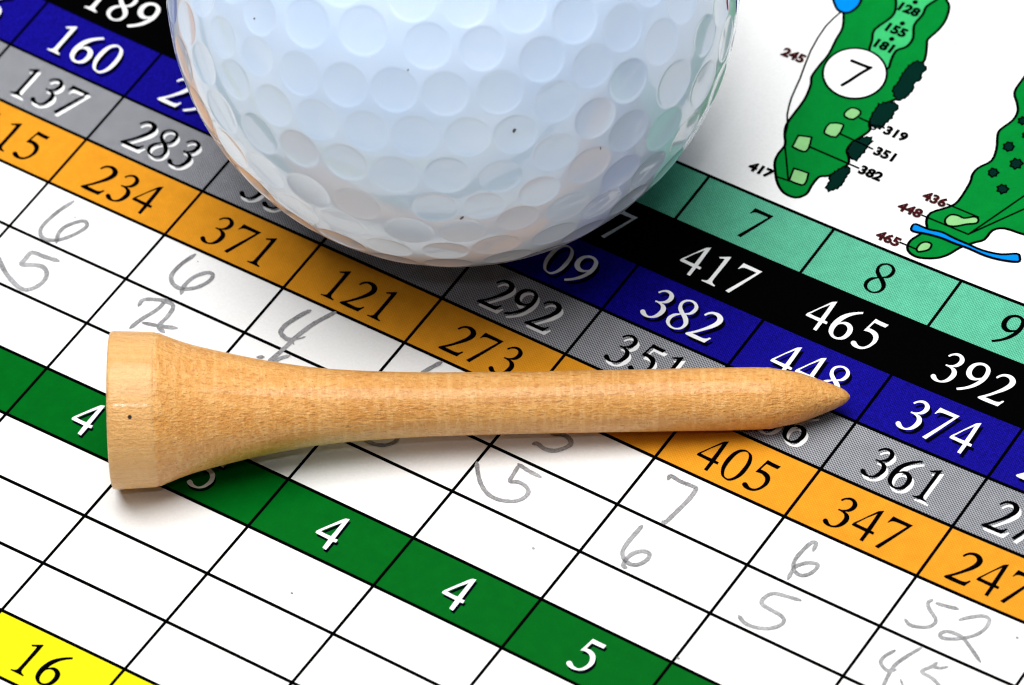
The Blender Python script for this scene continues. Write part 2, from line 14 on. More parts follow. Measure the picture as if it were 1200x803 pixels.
TEEBOX = [[[50.74,10.941],[51.032,11.057],[51.343,11.057],[51.566,10.969],[51.689,10.771],[51.656,10.376],[51.494,10.009],[51.153,9.907],[50.804,9.945],[50.621,10.079],[50.549,10.302],[50.591,10.637]],[[50.09,8.836],[50.49,9.084],[50.927,9.2],[51.104,9.19],[51.187,8.993],[51.292,8.419],[51.26,7.857],[50.86,7.707],[50.414,7.731],[50.216,7.802],[50.12,7.994],[50.035,8.408]],[[48.648,6.651],[49.077,6.805],[49.513,6.937],[49.601,6.973],[49.625,6.849],[49.82,6.376],[49.978,5.859],[49.964,5.574],[49.788,5.415],[49.315,5.387],[48.854,5.433],[48.761,5.446],[48.763,5.581],[48.672,6.083],[48.598,6.575],[48.559,6.657]],[[50.112,3.628],[50.634,3.687],[51.165,3.725],[51.284,3.744],[51.304,3.653],[51.456,3.282],[51.572,2.869],[51.581,2.613],[51.427,2.45],[50.908,2.397],[50.398,2.412],[50.311,2.411],[50.319,2.54],[50.175,3.045],[50.048,3.545],[49.998,3.644]]]
TREES = [[[53.167,17.437],[53.356,17.468],[53.538,17.221],[53.75,17.209],[53.895,16.953],[53.909,16.923],[53.813,16.625],[53.794,16.504],[53.849,16.245],[53.989,16.104],[54.016,15.854],[53.996,15.719],[53.79,15.52],[53.808,15.355],[53.778,15.197],[53.999,14.914],[53.998,14.784],[54.058,14.479],[53.968,14.366],[54.012,14.043],[53.948,13.931],[53.905,13.631],[53.769,13.608],[53.701,13.338],[53.593,13.279],[53.415,13.228],[53.221,13.473],[53.022,13.488],[52.885,13.787],[52.685,13.858],[52.604,14.223],[52.553,14.31],[52.67,14.648],[52.594,14.75],[52.635,15.084],[52.506,15.314],[52.55,15.564],[52.416,15.828],[52.533,15.986],[52.453,16.277],[52.531,16.413],[52.456,16.745],[52.592,16.838],[52.622,17.136],[52.736,17.221],[52.843,17.456],[53.024,17.36]],[[52.92,12.716],[53.052,12.912],[53.235,12.82],[53.405,12.976],[53.55,12.869],[53.824,12.818],[53.997,12.496],[53.964,12.355],[53.848,12.11],[53.973,11.946],[53.967,11.699],[54.112,11.493],[53.931,11.287],[53.99,11.001],[53.838,10.866],[53.907,10.515],[53.82,10.396],[53.833,10.077],[53.586,10.171],[53.393,10.037],[53.184,10.119],[52.911,10.177],[52.706,10.471],[52.592,10.671],[52.592,11.001],[52.445,11.234],[52.532,11.546],[52.43,11.8],[52.508,11.992],[52.362,12.334],[52.627,12.309],[52.625,12.6],[52.826,12.562]],[[53.171,8.776],[53.319,9.016],[53.492,8.973],[53.678,9.17],[53.773,8.855],[53.974,8.834],[53.879,8.55],[53.881,8.426],[53.803,8.195],[53.907,8.013],[53.871,7.767],[53.996,7.517],[53.846,7.339],[53.897,6.974],[53.837,6.854],[53.901,6.463],[53.666,6.585],[53.475,6.5],[53.275,6.632],[53.069,6.683],[52.921,6.919],[52.669,6.98],[52.716,7.282],[52.605,7.465],[52.656,7.707],[52.548,7.983],[52.71,8.198],[52.752,8.414],[52.944,8.484],[52.99,8.791]],[[53.571,5.71],[53.797,5.66],[53.979,5.35],[54.018,5.239],[53.946,4.915],[54.039,4.838],[53.997,4.54],[54.102,4.334],[54.073,4.12],[54.126,3.85],[54.026,3.701],[54.052,3.397],[53.883,3.397],[53.813,3.136],[53.685,3.127],[53.587,2.842],[53.395,3.058],[53.177,3.085],[53.187,3.414],[53.12,3.561],[53.149,3.865],[52.917,4.04],[52.894,4.298],[52.859,4.478],[53.012,4.607],[52.937,4.877],[53.096,4.939],[53.096,5.198],[53.196,5.27],[53.285,5.579],[53.448,5.528]]]
MAPLINES = [[[44.928,19.128],[44.734,18.227],[44.616,17.226],[44.69,15.928],[44.898,14.514],[45.265,13.054],[45.652,11.683],[45.882,10.612],[46.095,9.688],[46.397,8.797],[46.717,8.04],[47.026,7.556],[47.317,7.125],[47.524,6.557],[47.796,5.902],[48.305,5.136],[48.92,4.29],[49.573,3.375],[50.252,2.431]],[[49.194,2.279],[49.787,2.329],[50.38,2.378]],[[51.855,10.367],[52.296,10.351],[52.738,10.334]],[[53.491,10.355],[53.777,10.356],[54.064,10.356]],[[51.383,8.288],[52.868,8.207],[54.352,8.123]],[[49.949,6.064],[52.181,6.019],[54.408,5.968]],[[62.261,5.937],[63.658,5.9],[65.053,5.859]],[[61.111,4.122],[63.17,4.092],[65.227,4.054]],[[65.227,4.054],[66.251,6.834],[67.116,9.175],[67.461,10.226],[67.631,10.85]],[[65.227,4.054],[66.6,6.233],[67.769,8.045],[68.285,8.795],[68.583,9.194]],[[61.023,1.04],[61.766,1.029],[62.509,1.017]]]
DISCRING = [[53.463,10.146],[53.492,10.078],[53.502,10.008],[53.489,9.944],[53.458,9.889],[53.41,9.852],[53.35,9.833],[53.284,9.838],[53.218,9.862],[53.159,9.907],[53.112,9.966],[53.083,10.033],[53.073,10.103],[53.085,10.168],[53.116,10.223],[53.165,10.26],[53.225,10.279],[53.291,10.274],[53.357,10.249],[53.416,10.204]]
SEVEN = [[[48.297,15.091],[49.207,15.09],[49.967,15.11]],[[49.974,15.163],[49.827,14.842],[49.68,14.521],[49.545,14.205],[49.429,13.892],[49.323,13.584],[49.222,13.3],[49.121,13.053],[49.024,12.829],[48.926,12.606]]]
DOTS = [[49.594,22.547],[49.825,20.202],[49.903,18.446]]
MAPTEXT = [["319",[55.18,10.245],0],["351",[55.474,8.094],0],["382",[55.526,5.943],0],["417",[47.91,2.274],0],["245",[43.97,13.48],1],["128",[49.596,21.662],0],["155",[49.794,19.375],0],["181",[49.756,17.56],0],["436",[61.201,5.925],1],["448",[60.06,4.152],1],["465",[60.043,0.961],1]]
FAIRWAY8 = [[61.155,23.448],[60.953,22.337],[61.037,20.804],[61.134,19.532],[61.132,18.804],[61.141,18.335],[61.216,17.949],[61.401,17.614],[61.652,17.362],[61.886,17.118],[62.089,16.865],[62.277,16.619],[62.417,16.352],[62.503,16.054],[62.542,15.735],[62.527,15.391],[62.418,14.991],[62.256,14.565],[62.147,14.201],[62.125,13.97],[62.157,13.801],[62.244,13.572],[62.418,13.221],[62.648,12.81],[62.84,12.394],[62.983,11.984],[63.089,11.569],[63.105,11.174],[62.965,10.804],[62.735,10.452],[62.56,10.126],[62.493,9.836],[62.481,9.572],[62.502,9.312],[62.565,9.093],[62.662,8.879],[62.745,8.532],[62.812,7.925],[62.866,7.188],[62.864,6.572],[62.793,6.211],[62.666,5.972],[62.483,5.71],[62.19,5.363],[61.841,4.992],[61.604,4.641],[61.558,4.321],[61.623,4.021],[61.719,3.755],[61.852,3.545],[62.017,3.368],[62.118,3.171],[62.108,2.934],[62.035,2.676],[61.947,2.411],[61.839,2.136],[61.716,1.853],[61.641,1.582],[61.636,1.322],[61.68,1.073],[61.768,0.861],[61.907,0.692],[62.091,0.558],[62.306,0.465],[62.546,0.407],[62.817,0.39],[63.12,0.434],[63.485,0.56],[63.882,0.746],[64.227,0.952],[64.483,1.161],[64.687,1.391],[64.872,1.655],[65.031,1.972],[65.17,2.324],[65.336,2.664],[65.559,2.984],[65.81,3.293],[66.041,3.567],[66.248,3.771],[66.435,3.94],[66.575,4.16],[66.616,4.491],[66.609,4.873],[66.671,5.202],[66.833,5.444],[67.064,5.634],[67.396,5.772],[67.896,5.835],[68.495,5.847],[69.018,5.882],[69.375,5.92],[69.656,5.982],[69.95,6.209],[70.372,6.543],[70.81,7.039],[71.016,8.009],[70.901,9.75],[70.556,11.972],[69.992,14.105],[69.148,15.97],[68.08,17.748],[66.984,19.401],[65.894,21.026],[64.777,22.524],[63.733,23.553],[62.728,23.978],[61.8,23.926]]
RIVER = [[61.043,2.737],[61.018,2.879],[61.037,3.03],[61.162,3.136],[61.449,3.152],[61.841,3.123],[62.238,3.12],[62.604,3.188],[62.975,3.284],[63.347,3.342],[63.716,3.328],[64.086,3.278],[64.471,3.235],[64.881,3.216],[65.306,3.204],[65.731,3.193],[66.145,3.166],[66.558,3.14],[66.99,3.147],[67.468,3.198],[67.965,3.282],[68.422,3.401],[68.829,3.599],[69.196,3.833],[69.488,3.978],[69.678,3.974],[69.792,3.884],[69.873,3.767],[69.972,3.635],[70.037,3.476],[69.954,3.325],[69.634,3.184],[69.165,3.048],[68.691,2.938],[68.262,2.862],[67.827,2.811],[67.377,2.784],[66.897,2.794],[66.402,2.827],[65.933,2.849],[65.507,2.839],[65.108,2.818],[64.724,2.804],[64.36,2.812],[64.011,2.827],[63.652,2.825],[63.273,2.796],[62.884,2.749],[62.493,2.688],[62.069,2.589],[61.642,2.477],[61.317,2.427],[61.144,2.485],[61.072,2.606]]
GREENS8 = [[[62.907,4.689],[62.928,4.849],[62.983,5.018],[63.077,5.154],[63.224,5.239],[63.41,5.292],[63.598,5.323],[63.775,5.312],[63.955,5.28],[64.142,5.301],[64.35,5.438],[64.566,5.629],[64.758,5.76],[64.919,5.787],[65.055,5.755],[65.154,5.686],[65.227,5.574],[65.262,5.424],[65.219,5.273],[65.057,5.136],[64.818,4.998],[64.584,4.85],[64.385,4.675],[64.192,4.49],[64.0,4.338],[63.799,4.228],[63.599,4.15],[63.421,4.117],[63.271,4.143],[63.144,4.216],[63.043,4.309],[62.968,4.418],[62.921,4.549]],[[62.458,1.103],[62.434,1.275],[62.437,1.487],[62.475,1.671],[62.56,1.812],[62.681,1.927],[62.812,1.999],[62.963,2.028],[63.126,2.016],[63.248,1.951],[63.317,1.809],[63.346,1.615],[63.325,1.432],[63.23,1.276],[63.085,1.132],[62.951,1.018],[62.851,0.938],[62.762,0.889],[62.679,0.88],[62.593,0.914],[62.512,0.989]]]
BUSHES = [[[63.966,13.15],[63.971,13.06],[63.955,12.953],[63.99,12.847],[64.007,12.755],[63.937,12.705],[63.846,12.659],[63.791,12.565],[63.732,12.498],[63.64,12.551],[63.533,12.62],[63.41,12.596],[63.307,12.587],[63.287,12.694],[63.275,12.825],[63.183,12.91],[63.113,12.982],[63.18,13.047],[63.267,13.118],[63.261,13.229],[63.26,13.324],[63.346,13.333],[63.455,13.328],[63.548,13.39],[63.632,13.424],[63.689,13.328],[63.751,13.212],[63.867,13.18]],[[65.453,11.947],[65.402,11.833],[65.336,11.702],[65.409,11.572],[65.466,11.466],[65.36,11.438],[65.226,11.41],[65.182,11.277],[65.138,11.17],[65.034,11.234],[64.909,11.324],[64.77,11.303],[64.658,11.296],[64.643,11.417],[64.634,11.564],[64.52,11.656],[64.431,11.734],[64.504,11.808],[64.6,11.891],[64.586,12.03],[64.583,12.141],[64.698,12.116],[64.837,12.076],[64.933,12.151],[65.019,12.213],[65.103,12.146],[65.196,12.049],[65.342,12.003]],[[64.234,10.37],[64.19,10.276],[64.129,10.168],[64.176,10.069],[64.215,9.989],[64.138,9.963],[64.042,9.934],[64.012,9.821],[63.978,9.728],[63.891,9.771],[63.788,9.843],[63.691,9.85],[63.609,9.864],[63.575,9.945],[63.547,10.042],[63.475,10.117],[63.422,10.188],[63.464,10.252],[63.52,10.326],[63.507,10.441],[63.508,10.538],[63.598,10.543],[63.71,10.528],[63.798,10.567],[63.878,10.588],[63.943,10.522],[64.014,10.44],[64.139,10.409]],[[65.723,9.295],[65.712,9.196],[65.673,9.079],[65.697,8.975],[65.706,8.889],[65.628,8.854],[65.537,8.814],[65.501,8.686],[65.46,8.588],[65.366,8.664],[65.253,8.762],[65.127,8.731],[65.024,8.709],[65.006,8.815],[64.993,8.947],[64.883,9.032],[64.797,9.105],[64.867,9.175],[64.964,9.25],[64.971,9.357],[64.982,9.441],[65.077,9.425],[65.189,9.4],[65.272,9.469],[65.345,9.521],[65.401,9.441],[65.47,9.341],[65.607,9.32]],[[63.658,15.871],[63.63,15.784],[63.589,15.683],[63.647,15.579],[63.688,15.492],[63.603,15.469],[63.494,15.449],[63.454,15.357],[63.415,15.283],[63.335,15.325],[63.24,15.385],[63.131,15.368],[63.04,15.363],[63.015,15.453],[62.996,15.565],[62.907,15.644],[62.844,15.713],[62.923,15.765],[63.018,15.824],[63.005,15.932],[62.994,16.019],[63.082,15.994],[63.19,15.961],[63.264,16.034],[63.328,16.095],[63.386,16.029],[63.453,15.938],[63.567,15.906]],[[64.575,14.661],[64.558,14.593],[64.533,14.512],[64.586,14.424],[64.624,14.35],[64.551,14.333],[64.459,14.314],[64.431,14.215],[64.404,14.136],[64.331,14.192],[64.243,14.266],[64.147,14.246],[64.067,14.232],[64.052,14.313],[64.04,14.414],[63.959,14.479],[63.894,14.538],[63.932,14.598],[63.989,14.665],[63.983,14.769],[63.991,14.848],[64.084,14.812],[64.194,14.77],[64.266,14.844],[64.324,14.906],[64.371,14.827],[64.42,14.724],[64.506,14.69]]]
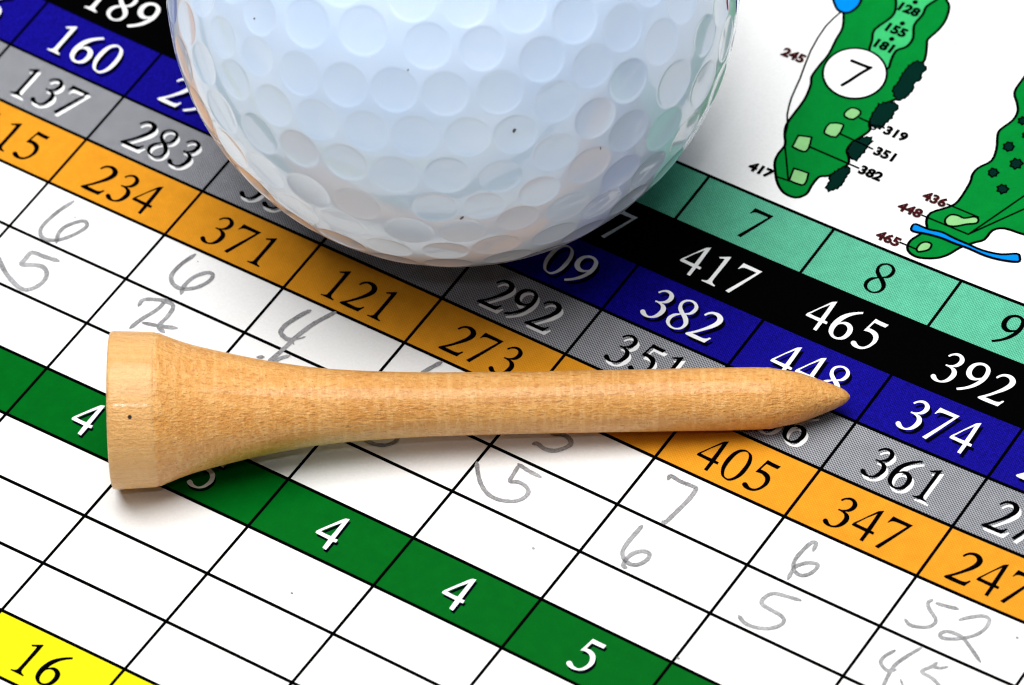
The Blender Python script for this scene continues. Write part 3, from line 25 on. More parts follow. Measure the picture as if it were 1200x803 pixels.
PENCIL = [["6",[[[[2.909,-26.196],[2.79,-26.565],[2.667,-26.93],[2.552,-27.302],[2.458,-27.692],[2.381,-28.128],[2.317,-28.596],[2.278,-29.041],[2.279,-29.411],[2.324,-29.687],[2.407,-29.9],[2.52,-30.065],[2.654,-30.199],[2.815,-30.307],[3.005,-30.379],[3.211,-30.411],[3.42,-30.4],[3.635,-30.339],[3.863,-30.234],[4.089,-30.09],[4.298,-29.917],[4.494,-29.704],[4.681,-29.451],[4.852,-29.179],[4.999,-28.912],[5.129,-28.634],[5.243,-28.342],[5.323,-28.069],[5.35,-27.848],[5.305,-27.686],[5.201,-27.565],[5.073,-27.484],[4.953,-27.444],[4.849,-27.444],[4.745,-27.485],[4.635,-27.566],[4.513,-27.686],[4.363,-27.86],[4.193,-28.083],[4.035,-28.327],[3.919,-28.559],[3.849,-28.776],[3.812,-28.993],[3.807,-29.209],[3.835,-29.426],[3.908,-29.645],[4.022,-29.864],[4.152,-30.084],[4.274,-30.303]],0.3]]],["5",[[[[5.524,-31.723],[5.22,-31.766],[4.915,-31.81],[4.612,-31.852],[4.314,-31.892],[4.0,-31.912],[3.673,-31.919],[3.383,-31.945],[3.177,-32.021],[3.086,-32.173],[3.08,-32.377],[3.11,-32.595],[3.129,-32.791],[3.115,-32.975],[3.095,-33.16],[3.101,-33.311],[3.163,-33.391],[3.302,-33.368],[3.497,-33.269],[3.717,-33.144],[3.932,-33.042],[4.142,-32.958],[4.359,-32.873],[4.575,-32.811],[4.779,-32.799],[4.98,-32.847],[5.178,-32.94],[5.357,-33.068],[5.499,-33.219],[5.604,-33.402],[5.679,-33.619],[5.721,-33.851],[5.726,-34.081],[5.69,-34.32],[5.616,-34.573],[5.513,-34.811],[5.387,-35.006],[5.247,-35.162],[5.084,-35.288],[4.892,-35.374],[4.66,-35.406],[4.369,-35.37],[4.03,-35.275],[3.677,-35.149],[3.346,-35.019],[3.044,-34.891],[2.754,-34.751],[2.469,-34.596],[2.183,-34.424],[1.894,-34.23],[1.607,-34.015],[1.32,-33.792],[1.032,-33.573]],0.34]]],["6",[[[[14.457,-26.075],[14.355,-26.406],[14.248,-26.739],[14.152,-27.069],[14.084,-27.393],[14.041,-27.723],[14.016,-28.057],[14.02,-28.369],[14.066,-28.638],[14.161,-28.858],[14.299,-29.042],[14.464,-29.191],[14.645,-29.306],[14.845,-29.393],[15.069,-29.449],[15.305,-29.465],[15.539,-29.429],[15.783,-29.33],[16.038,-29.177],[16.281,-28.988],[16.486,-28.783],[16.655,-28.549],[16.797,-28.281],[16.906,-28.012],[16.975,-27.775],[16.998,-27.566],[16.98,-27.371],[16.93,-27.21],[16.857,-27.1],[16.756,-27.042],[16.623,-27.028],[16.475,-27.062],[16.327,-27.146],[16.168,-27.293],[15.995,-27.498],[15.835,-27.735],[15.712,-27.978],[15.633,-28.234],[15.584,-28.511],[15.563,-28.788],[15.566,-29.044],[15.603,-29.27],[15.671,-29.479],[15.751,-29.681],[15.826,-29.886]],0.3]]],["7",[[[[13.664,-32.427],[13.633,-32.265],[13.591,-32.099],[13.572,-31.94],[13.61,-31.794],[13.726,-31.665],[13.898,-31.547],[14.097,-31.44],[14.294,-31.344],[14.486,-31.255],[14.686,-31.174],[14.893,-31.11],[15.104,-31.07],[15.338,-31.042],[15.587,-31.027],[15.82,-31.052],[16.0,-31.14],[16.114,-31.312],[16.182,-31.55],[16.222,-31.824],[16.25,-32.105],[16.247,-32.416],[16.211,-32.762],[16.191,-33.088],[16.233,-33.338],[16.364,-33.483],[16.554,-33.558],[16.768,-33.604],[16.969,-33.665]],0.3],[[[15.16,-30.867],[15.17,-31.135],[15.188,-31.396],[15.19,-31.67],[15.152,-31.976],[15.051,-32.335],[14.905,-32.733],[14.752,-33.129],[14.632,-33.487],[14.557,-33.79],[14.506,-34.061],[14.464,-34.319],[14.418,-34.583]],0.3],[[[14.965,-33.67],[15.302,-33.58],[15.64,-33.49],[15.975,-33.398],[16.305,-33.299],[16.628,-33.19],[16.946,-33.074],[17.262,-32.956],[17.579,-32.839]],0.3]]],["4",[[[[25.484,-26.439],[25.412,-26.572],[25.341,-26.7],[25.269,-26.836],[25.195,-26.993],[25.117,-27.177],[25.037,-27.381],[24.959,-27.593],[24.887,-27.801],[24.818,-28.007],[24.751,-28.216],[24.695,-28.42],[24.661,-28.612],[24.649,-28.795],[24.655,-28.972],[24.679,-29.132],[24.719,-29.263],[24.778,-29.357],[24.855,-29.422],[24.948,-29.47],[25.054,-29.515],[25.18,-29.563],[25.325,-29.607],[25.475,-29.636],[25.615,-29.64],[25.74,-29.609],[25.859,-29.552],[25.976,-29.484],[26.093,-29.421]],0.33],[[[26.093,-29.421],[26.176,-29.339],[26.26,-29.257],[26.342,-29.175],[26.417,-29.093],[26.484,-29.01],[26.544,-28.928],[26.601,-28.845],[26.66,-28.762]],0.12],[[[27.261,-25.64],[27.155,-25.855],[27.048,-26.068],[26.942,-26.286],[26.838,-26.514],[26.731,-26.759],[26.623,-27.016],[26.521,-27.274],[26.432,-27.523],[26.36,-27.757],[26.301,-27.981],[26.249,-28.205],[26.197,-28.436],[26.145,-28.678],[26.094,-28.927],[26.049,-29.175],[26.012,-29.417],[25.988,-29.65],[25.973,-29.878],[25.96,-30.104],[25.941,-30.334],[25.914,-30.568],[25.884,-30.803],[25.851,-31.041],[25.814,-31.28],[25.772,-31.523],[25.725,-31.767],[25.677,-32.012],[25.63,-32.257]],0.33],[[[26.021,-29.656],[26.099,-29.698],[26.177,-29.739],[26.255,-29.781],[26.333,-29.822]],0.13]]],["5",[[[[24.656,-32.219],[24.756,-32.164],[24.855,-32.108],[24.954,-32.053],[25.053,-31.997]],0.3],[[[26.679,-30.941],[26.578,-31.057],[26.473,-31.175],[26.375,-31.29],[26.292,-31.401],[26.229,-31.503],[26.18,-31.6],[26.139,-31.697],[26.098,-31.801],[26.059,-31.913],[26.023,-32.031],[25.989,-32.151],[25.954,-32.27]],0.3]]],["4",[[[[37.078,-25.786],[36.989,-25.977],[36.9,-26.165],[36.81,-26.36],[36.717,-26.572],[36.618,-26.808],[36.516,-27.061],[36.413,-27.32],[36.311,-27.576]],0.34]]],["5",[[[[44.784,-32.594],[44.925,-32.775],[45.063,-32.955],[45.206,-33.137],[45.362,-33.32],[45.531,-33.511],[45.71,-33.706],[45.899,-33.896],[46.097,-34.07],[46.307,-34.229],[46.53,-34.379],[46.755,-34.51],[46.977,-34.613],[47.192,-34.686],[47.406,-34.733],[47.618,-34.757],[47.828,-34.761],[48.038,-34.743],[48.248,-34.702],[48.452,-34.645],[48.646,-34.576],[48.833,-34.496],[49.014,-34.404],[49.181,-34.299],[49.324,-34.179],[49.444,-34.041],[49.544,-33.886],[49.622,-33.725],[49.672,-33.567],[49.695,-33.409],[49.693,-33.247],[49.664,-33.095],[49.604,-32.963],[49.504,-32.855],[49.37,-32.763],[49.216,-32.69],[49.06,-32.636],[48.897,-32.604],[48.722,-32.591],[48.548,-32.597],[48.389,-32.617],[48.243,-32.682],[48.104,-32.783],[47.982,-32.86],[47.885,-32.852],[47.822,-32.726],[47.787,-32.52],[47.763,-32.281],[47.737,-32.056],[47.707,-31.854],[47.679,-31.649],[47.651,-31.444],[47.624,-31.24]],0.28],[[[47.534,-31.174],[47.795,-31.216],[48.056,-31.261],[48.318,-31.301],[48.58,-31.331],[48.843,-31.348],[49.107,-31.355],[49.371,-31.358],[49.635,-31.363]],0.28]]],["3",[[[[47.424,-28.994],[47.484,-28.947],[47.537,-28.896],[47.602,-28.854],[47.698,-28.836],[47.835,-28.859],[48.002,-28.911],[48.182,-28.963],[48.361,-28.983],[48.544,-28.968],[48.735,-28.933],[48.921,-28.876],[49.089,-28.798],[49.236,-28.692],[49.37,-28.561],[49.489,-28.416],[49.593,-28.27],[49.688,-28.116],[49.774,-27.951],[49.833,-27.791],[49.849,-27.65],[49.811,-27.529],[49.731,-27.423],[49.623,-27.332],[49.501,-27.26],[49.362,-27.206],[49.2,-27.168],[49.03,-27.15],[48.867,-27.154],[48.713,-27.194],[48.561,-27.264],[48.411,-27.337],[48.262,-27.385],[48.115,-27.398],[47.97,-27.391],[47.826,-27.376],[47.682,-27.365]],0.34]]],["3",[[[[35.903,-34.816],[36.054,-34.85],[36.202,-34.886],[36.356,-34.918],[36.525,-34.936],[36.719,-34.945],[36.931,-34.945],[37.144,-34.931],[37.344,-34.896],[37.532,-34.836],[37.715,-34.757],[37.884,-34.66],[38.03,-34.549],[38.156,-34.421],[38.265,-34.274],[38.348,-34.118],[38.396,-33.958],[38.408,-33.792],[38.389,-33.617],[38.336,-33.443],[38.245,-33.283],[38.101,-33.141],[37.91,-33.01],[37.701,-32.884],[37.501,-32.755]],0.3]]],["7",[[[[57.863,-26.844],[57.843,-26.739],[57.808,-26.626],[57.802,-26.528],[57.865,-26.467],[58.02,-26.459],[58.24,-26.49],[58.497,-26.531],[58.76,-26.552],[59.052,-26.541],[59.38,-26.514],[59.687,-26.489],[59.916,-26.486],[60.043,-26.492],[60.099,-26.503],[60.121,-26.547],[60.143,-26.655],[60.172,-26.837],[60.191,-27.076],[60.196,-27.36],[60.187,-27.676],[60.156,-28.049],[60.107,-28.474],[60.051,-28.901],[60.001,-29.277],[59.96,-29.605],[59.922,-29.907],[59.883,-30.16],[59.838,-30.34],[59.787,-30.42],[59.73,-30.418],[59.672,-30.384],[59.615,-30.366]],0.3]]],["6",[[[[58.546,-31.466],[58.541,-31.649],[58.537,-31.826],[58.532,-32.012],[58.526,-32.223],[58.514,-32.47],[58.497,-32.742],[58.486,-33.021],[58.488,-33.287],[58.502,-33.545],[58.523,-33.801],[58.561,-34.041],[58.625,-34.247],[58.723,-34.416],[58.849,-34.556],[58.99,-34.67],[59.134,-34.763],[59.286,-34.836],[59.449,-34.888],[59.612,-34.914],[59.765,-34.91],[59.908,-34.874],[60.046,-34.809],[60.173,-34.718],[60.284,-34.604],[60.38,-34.456],[60.465,-34.276],[60.529,-34.09],[60.563,-33.923],[60.566,-33.772],[60.542,-33.626],[60.492,-33.502],[60.419,-33.416],[60.314,-33.371],[60.178,-33.358],[60.031,-33.378],[59.892,-33.429],[59.756,-33.519],[59.617,-33.646],[59.489,-33.794],[59.388,-33.947],[59.317,-34.107],[59.269,-34.281],[59.241,-34.459],[59.23,-34.633],[59.237,-34.815],[59.264,-35.006],[59.306,-35.176],[59.358,-35.297],[59.424,-35.35],[59.505,-35.354],[59.593,-35.338],[59.677,-35.331]],0.3]]],["6",[[[[70.567,-27.206],[70.524,-27.01],[70.483,-26.801],[70.437,-26.619],[70.38,-26.507],[70.301,-26.474],[70.209,-26.498],[70.117,-26.575],[70.041,-26.698],[69.983,-26.886],[69.937,-27.134],[69.901,-27.407],[69.874,-27.665],[69.851,-27.909],[69.834,-28.153],[69.833,-28.391],[69.858,-28.613],[69.912,-28.825],[69.99,-29.028],[70.089,-29.209],[70.204,-29.354],[70.346,-29.461],[70.512,-29.538],[70.683,-29.582],[70.837,-29.594],[70.973,-29.57],[71.1,-29.511],[71.216,-29.426],[71.318,-29.321],[71.408,-29.189],[71.487,-29.029],[71.549,-28.86],[71.587,-28.701],[71.604,-28.542],[71.602,-28.377],[71.574,-28.234],[71.516,-28.142],[71.414,-28.113],[71.276,-28.131],[71.125,-28.179],[70.983,-28.242],[70.851,-28.321],[70.718,-28.422],[70.592,-28.538],[70.482,-28.66],[70.383,-28.78],[70.292,-28.902],[70.222,-29.047],[70.183,-29.232],[70.188,-29.474],[70.228,-29.758],[70.282,-30.059],[70.329,-30.352]],0.27]]],["5",[[[[72.124,-31.521],[71.824,-31.572],[71.52,-31.622],[71.225,-31.673],[70.957,-31.725],[70.713,-31.769],[70.488,-31.807],[70.288,-31.858],[70.118,-31.941],[69.981,-32.067],[69.872,-32.225],[69.792,-32.395],[69.743,-32.557],[69.717,-32.721],[69.715,-32.89],[69.754,-33.045],[69.847,-33.164],[70.018,-33.234],[70.253,-33.27],[70.509,-33.289],[70.745,-33.309],[70.959,-33.327],[71.17,-33.337],[71.368,-33.35],[71.542,-33.379],[71.695,-33.423],[71.831,-33.477],[71.942,-33.546],[72.02,-33.633],[72.068,-33.742],[72.087,-33.871],[72.073,-34.013],[72.022,-34.16],[71.93,-34.321],[71.799,-34.496],[71.64,-34.667],[71.46,-34.817],[71.251,-34.945],[71.012,-35.06],[70.765,-35.156],[70.529,-35.225],[70.309,-35.267],[70.092,-35.285],[69.883,-35.28],[69.685,-35.253],[69.502,-35.196],[69.331,-35.111],[69.164,-35.015],[68.995,-34.924]],0.27]]],["52",[[[[80.382,-26.877],[80.328,-26.962],[80.265,-27.046],[80.22,-27.132],[80.216,-27.227],[80.264,-27.333],[80.35,-27.447],[80.461,-27.563],[80.588,-27.675],[80.743,-27.783],[80.927,-27.889],[81.109,-27.992],[81.259,-28.09],[81.372,-28.178],[81.464,-28.258],[81.532,-28.341],[81.571,-28.438],[81.581,-28.559],[81.563,-28.695],[81.519,-28.831],[81.452,-28.955],[81.358,-29.064],[81.238,-29.166],[81.096,-29.258],[80.936,-29.339],[80.745,-29.417],[80.527,-29.49],[80.306,-29.542],[80.109,-29.559],[79.946,-29.527],[79.802,-29.457],[79.666,-29.372],[79.526,-29.295]],0.25],[[[80.77,-26.993],[80.979,-26.963],[81.188,-26.934],[81.396,-26.904],[81.602,-26.87],[81.804,-26.831],[82.005,-26.788],[82.204,-26.743],[82.404,-26.7]],0.25],[[[82.975,-27.491],[83.113,-27.35],[83.249,-27.208],[83.391,-27.068],[83.546,-26.93],[83.726,-26.782],[83.922,-26.628],[84.118,-26.493],[84.298,-26.406],[84.465,-26.368],[84.625,-26.366],[84.765,-26.405],[84.874,-26.488],[84.947,-26.63],[84.991,-26.825],[85.009,-27.042],[85.002,-27.251],[84.968,-27.449],[84.906,-27.652],[84.823,-27.85],[84.722,-28.036],[84.602,-28.207],[84.46,-28.367],[84.304,-28.519],[84.14,-28.665],[83.964,-28.811],[83.774,-28.953],[83.58,-29.083],[83.393,-29.193],[83.205,-29.286],[83.015,-29.365],[82.839,-29.42],[82.693,-29.442],[82.577,-29.424],[82.483,-29.371],[82.421,-29.297],[82.4,-29.215],[82.428,-29.113],[82.496,-28.99],[82.599,-28.871],[82.727,-28.781],[82.896,-28.727],[83.104,-28.695],[83.32,-28.681],[83.514,-28.679],[83.674,-28.688],[83.816,-28.71],[83.958,-28.748],[84.117,-28.805],[84.286,-28.881],[84.46,-28.974],[84.655,-29.087],[84.889,-29.223],[85.176,-29.392],[85.504,-29.588],[85.848,-29.795],[86.183,-29.996]],0.25]]],["45",[[[[80.31,-32.038],[80.206,-32.24],[80.095,-32.445],[79.998,-32.644],[79.934,-32.83],[79.9,-33.003],[79.89,-33.166],[79.914,-33.315],[79.985,-33.447],[80.128,-33.572],[80.328,-33.687],[80.542,-33.772],[80.729,-33.804],[80.876,-33.765],[81.006,-33.669],[81.13,-33.552],[81.256,-33.445]],0.25],[[[81.832,-30.94],[81.72,-31.174],[81.608,-31.405],[81.497,-31.642],[81.39,-31.891],[81.279,-32.165],[81.165,-32.454],[81.066,-32.742],[80.997,-33.011],[80.967,-33.25],[80.967,-33.47],[80.983,-33.686],[81.003,-33.908],[81.029,-34.148],[81.064,-34.397],[81.105,-34.638],[81.147,-34.856],[81.19,-35.042],[81.237,-35.206],[81.286,-35.362],[81.333,-35.521]],0.25],[[[83.49,-31.508],[83.459,-31.618],[83.432,-31.724],[83.398,-31.838],[83.342,-31.973],[83.227,-32.152],[83.071,-32.361],[82.948,-32.561],[82.933,-32.709],[83.071,-32.777],[83.314,-32.795],[83.597,-32.802],[83.855,-32.84],[84.097,-32.915],[84.349,-33.007],[84.572,-33.118],[84.73,-33.251],[84.795,-33.415],[84.794,-33.605],[84.766,-33.805],[84.752,-34.001]],0.25],[[[84.351,-31.449],[84.24,-31.549],[84.132,-31.653],[84.018,-31.749],[83.889,-31.827],[83.739,-31.879],[83.574,-31.912],[83.402,-31.938],[83.234,-31.968]],0.2],[[[81.965,-34.013],[82.115,-34.154],[82.265,-34.294],[82.415,-34.435],[82.564,-34.575]],0.15]]]]
GSPECK = [[3.989,-27.475],[15.063,-26.558],[87.416,-26.935],[52.847,-37.267],[39.986,-49.671],[67.304,-40.374],[54.476,21.796],[54.633,20.22]]
BALL = [0.02890100864055512,-0.008694004123285868,0.02156034650589887]
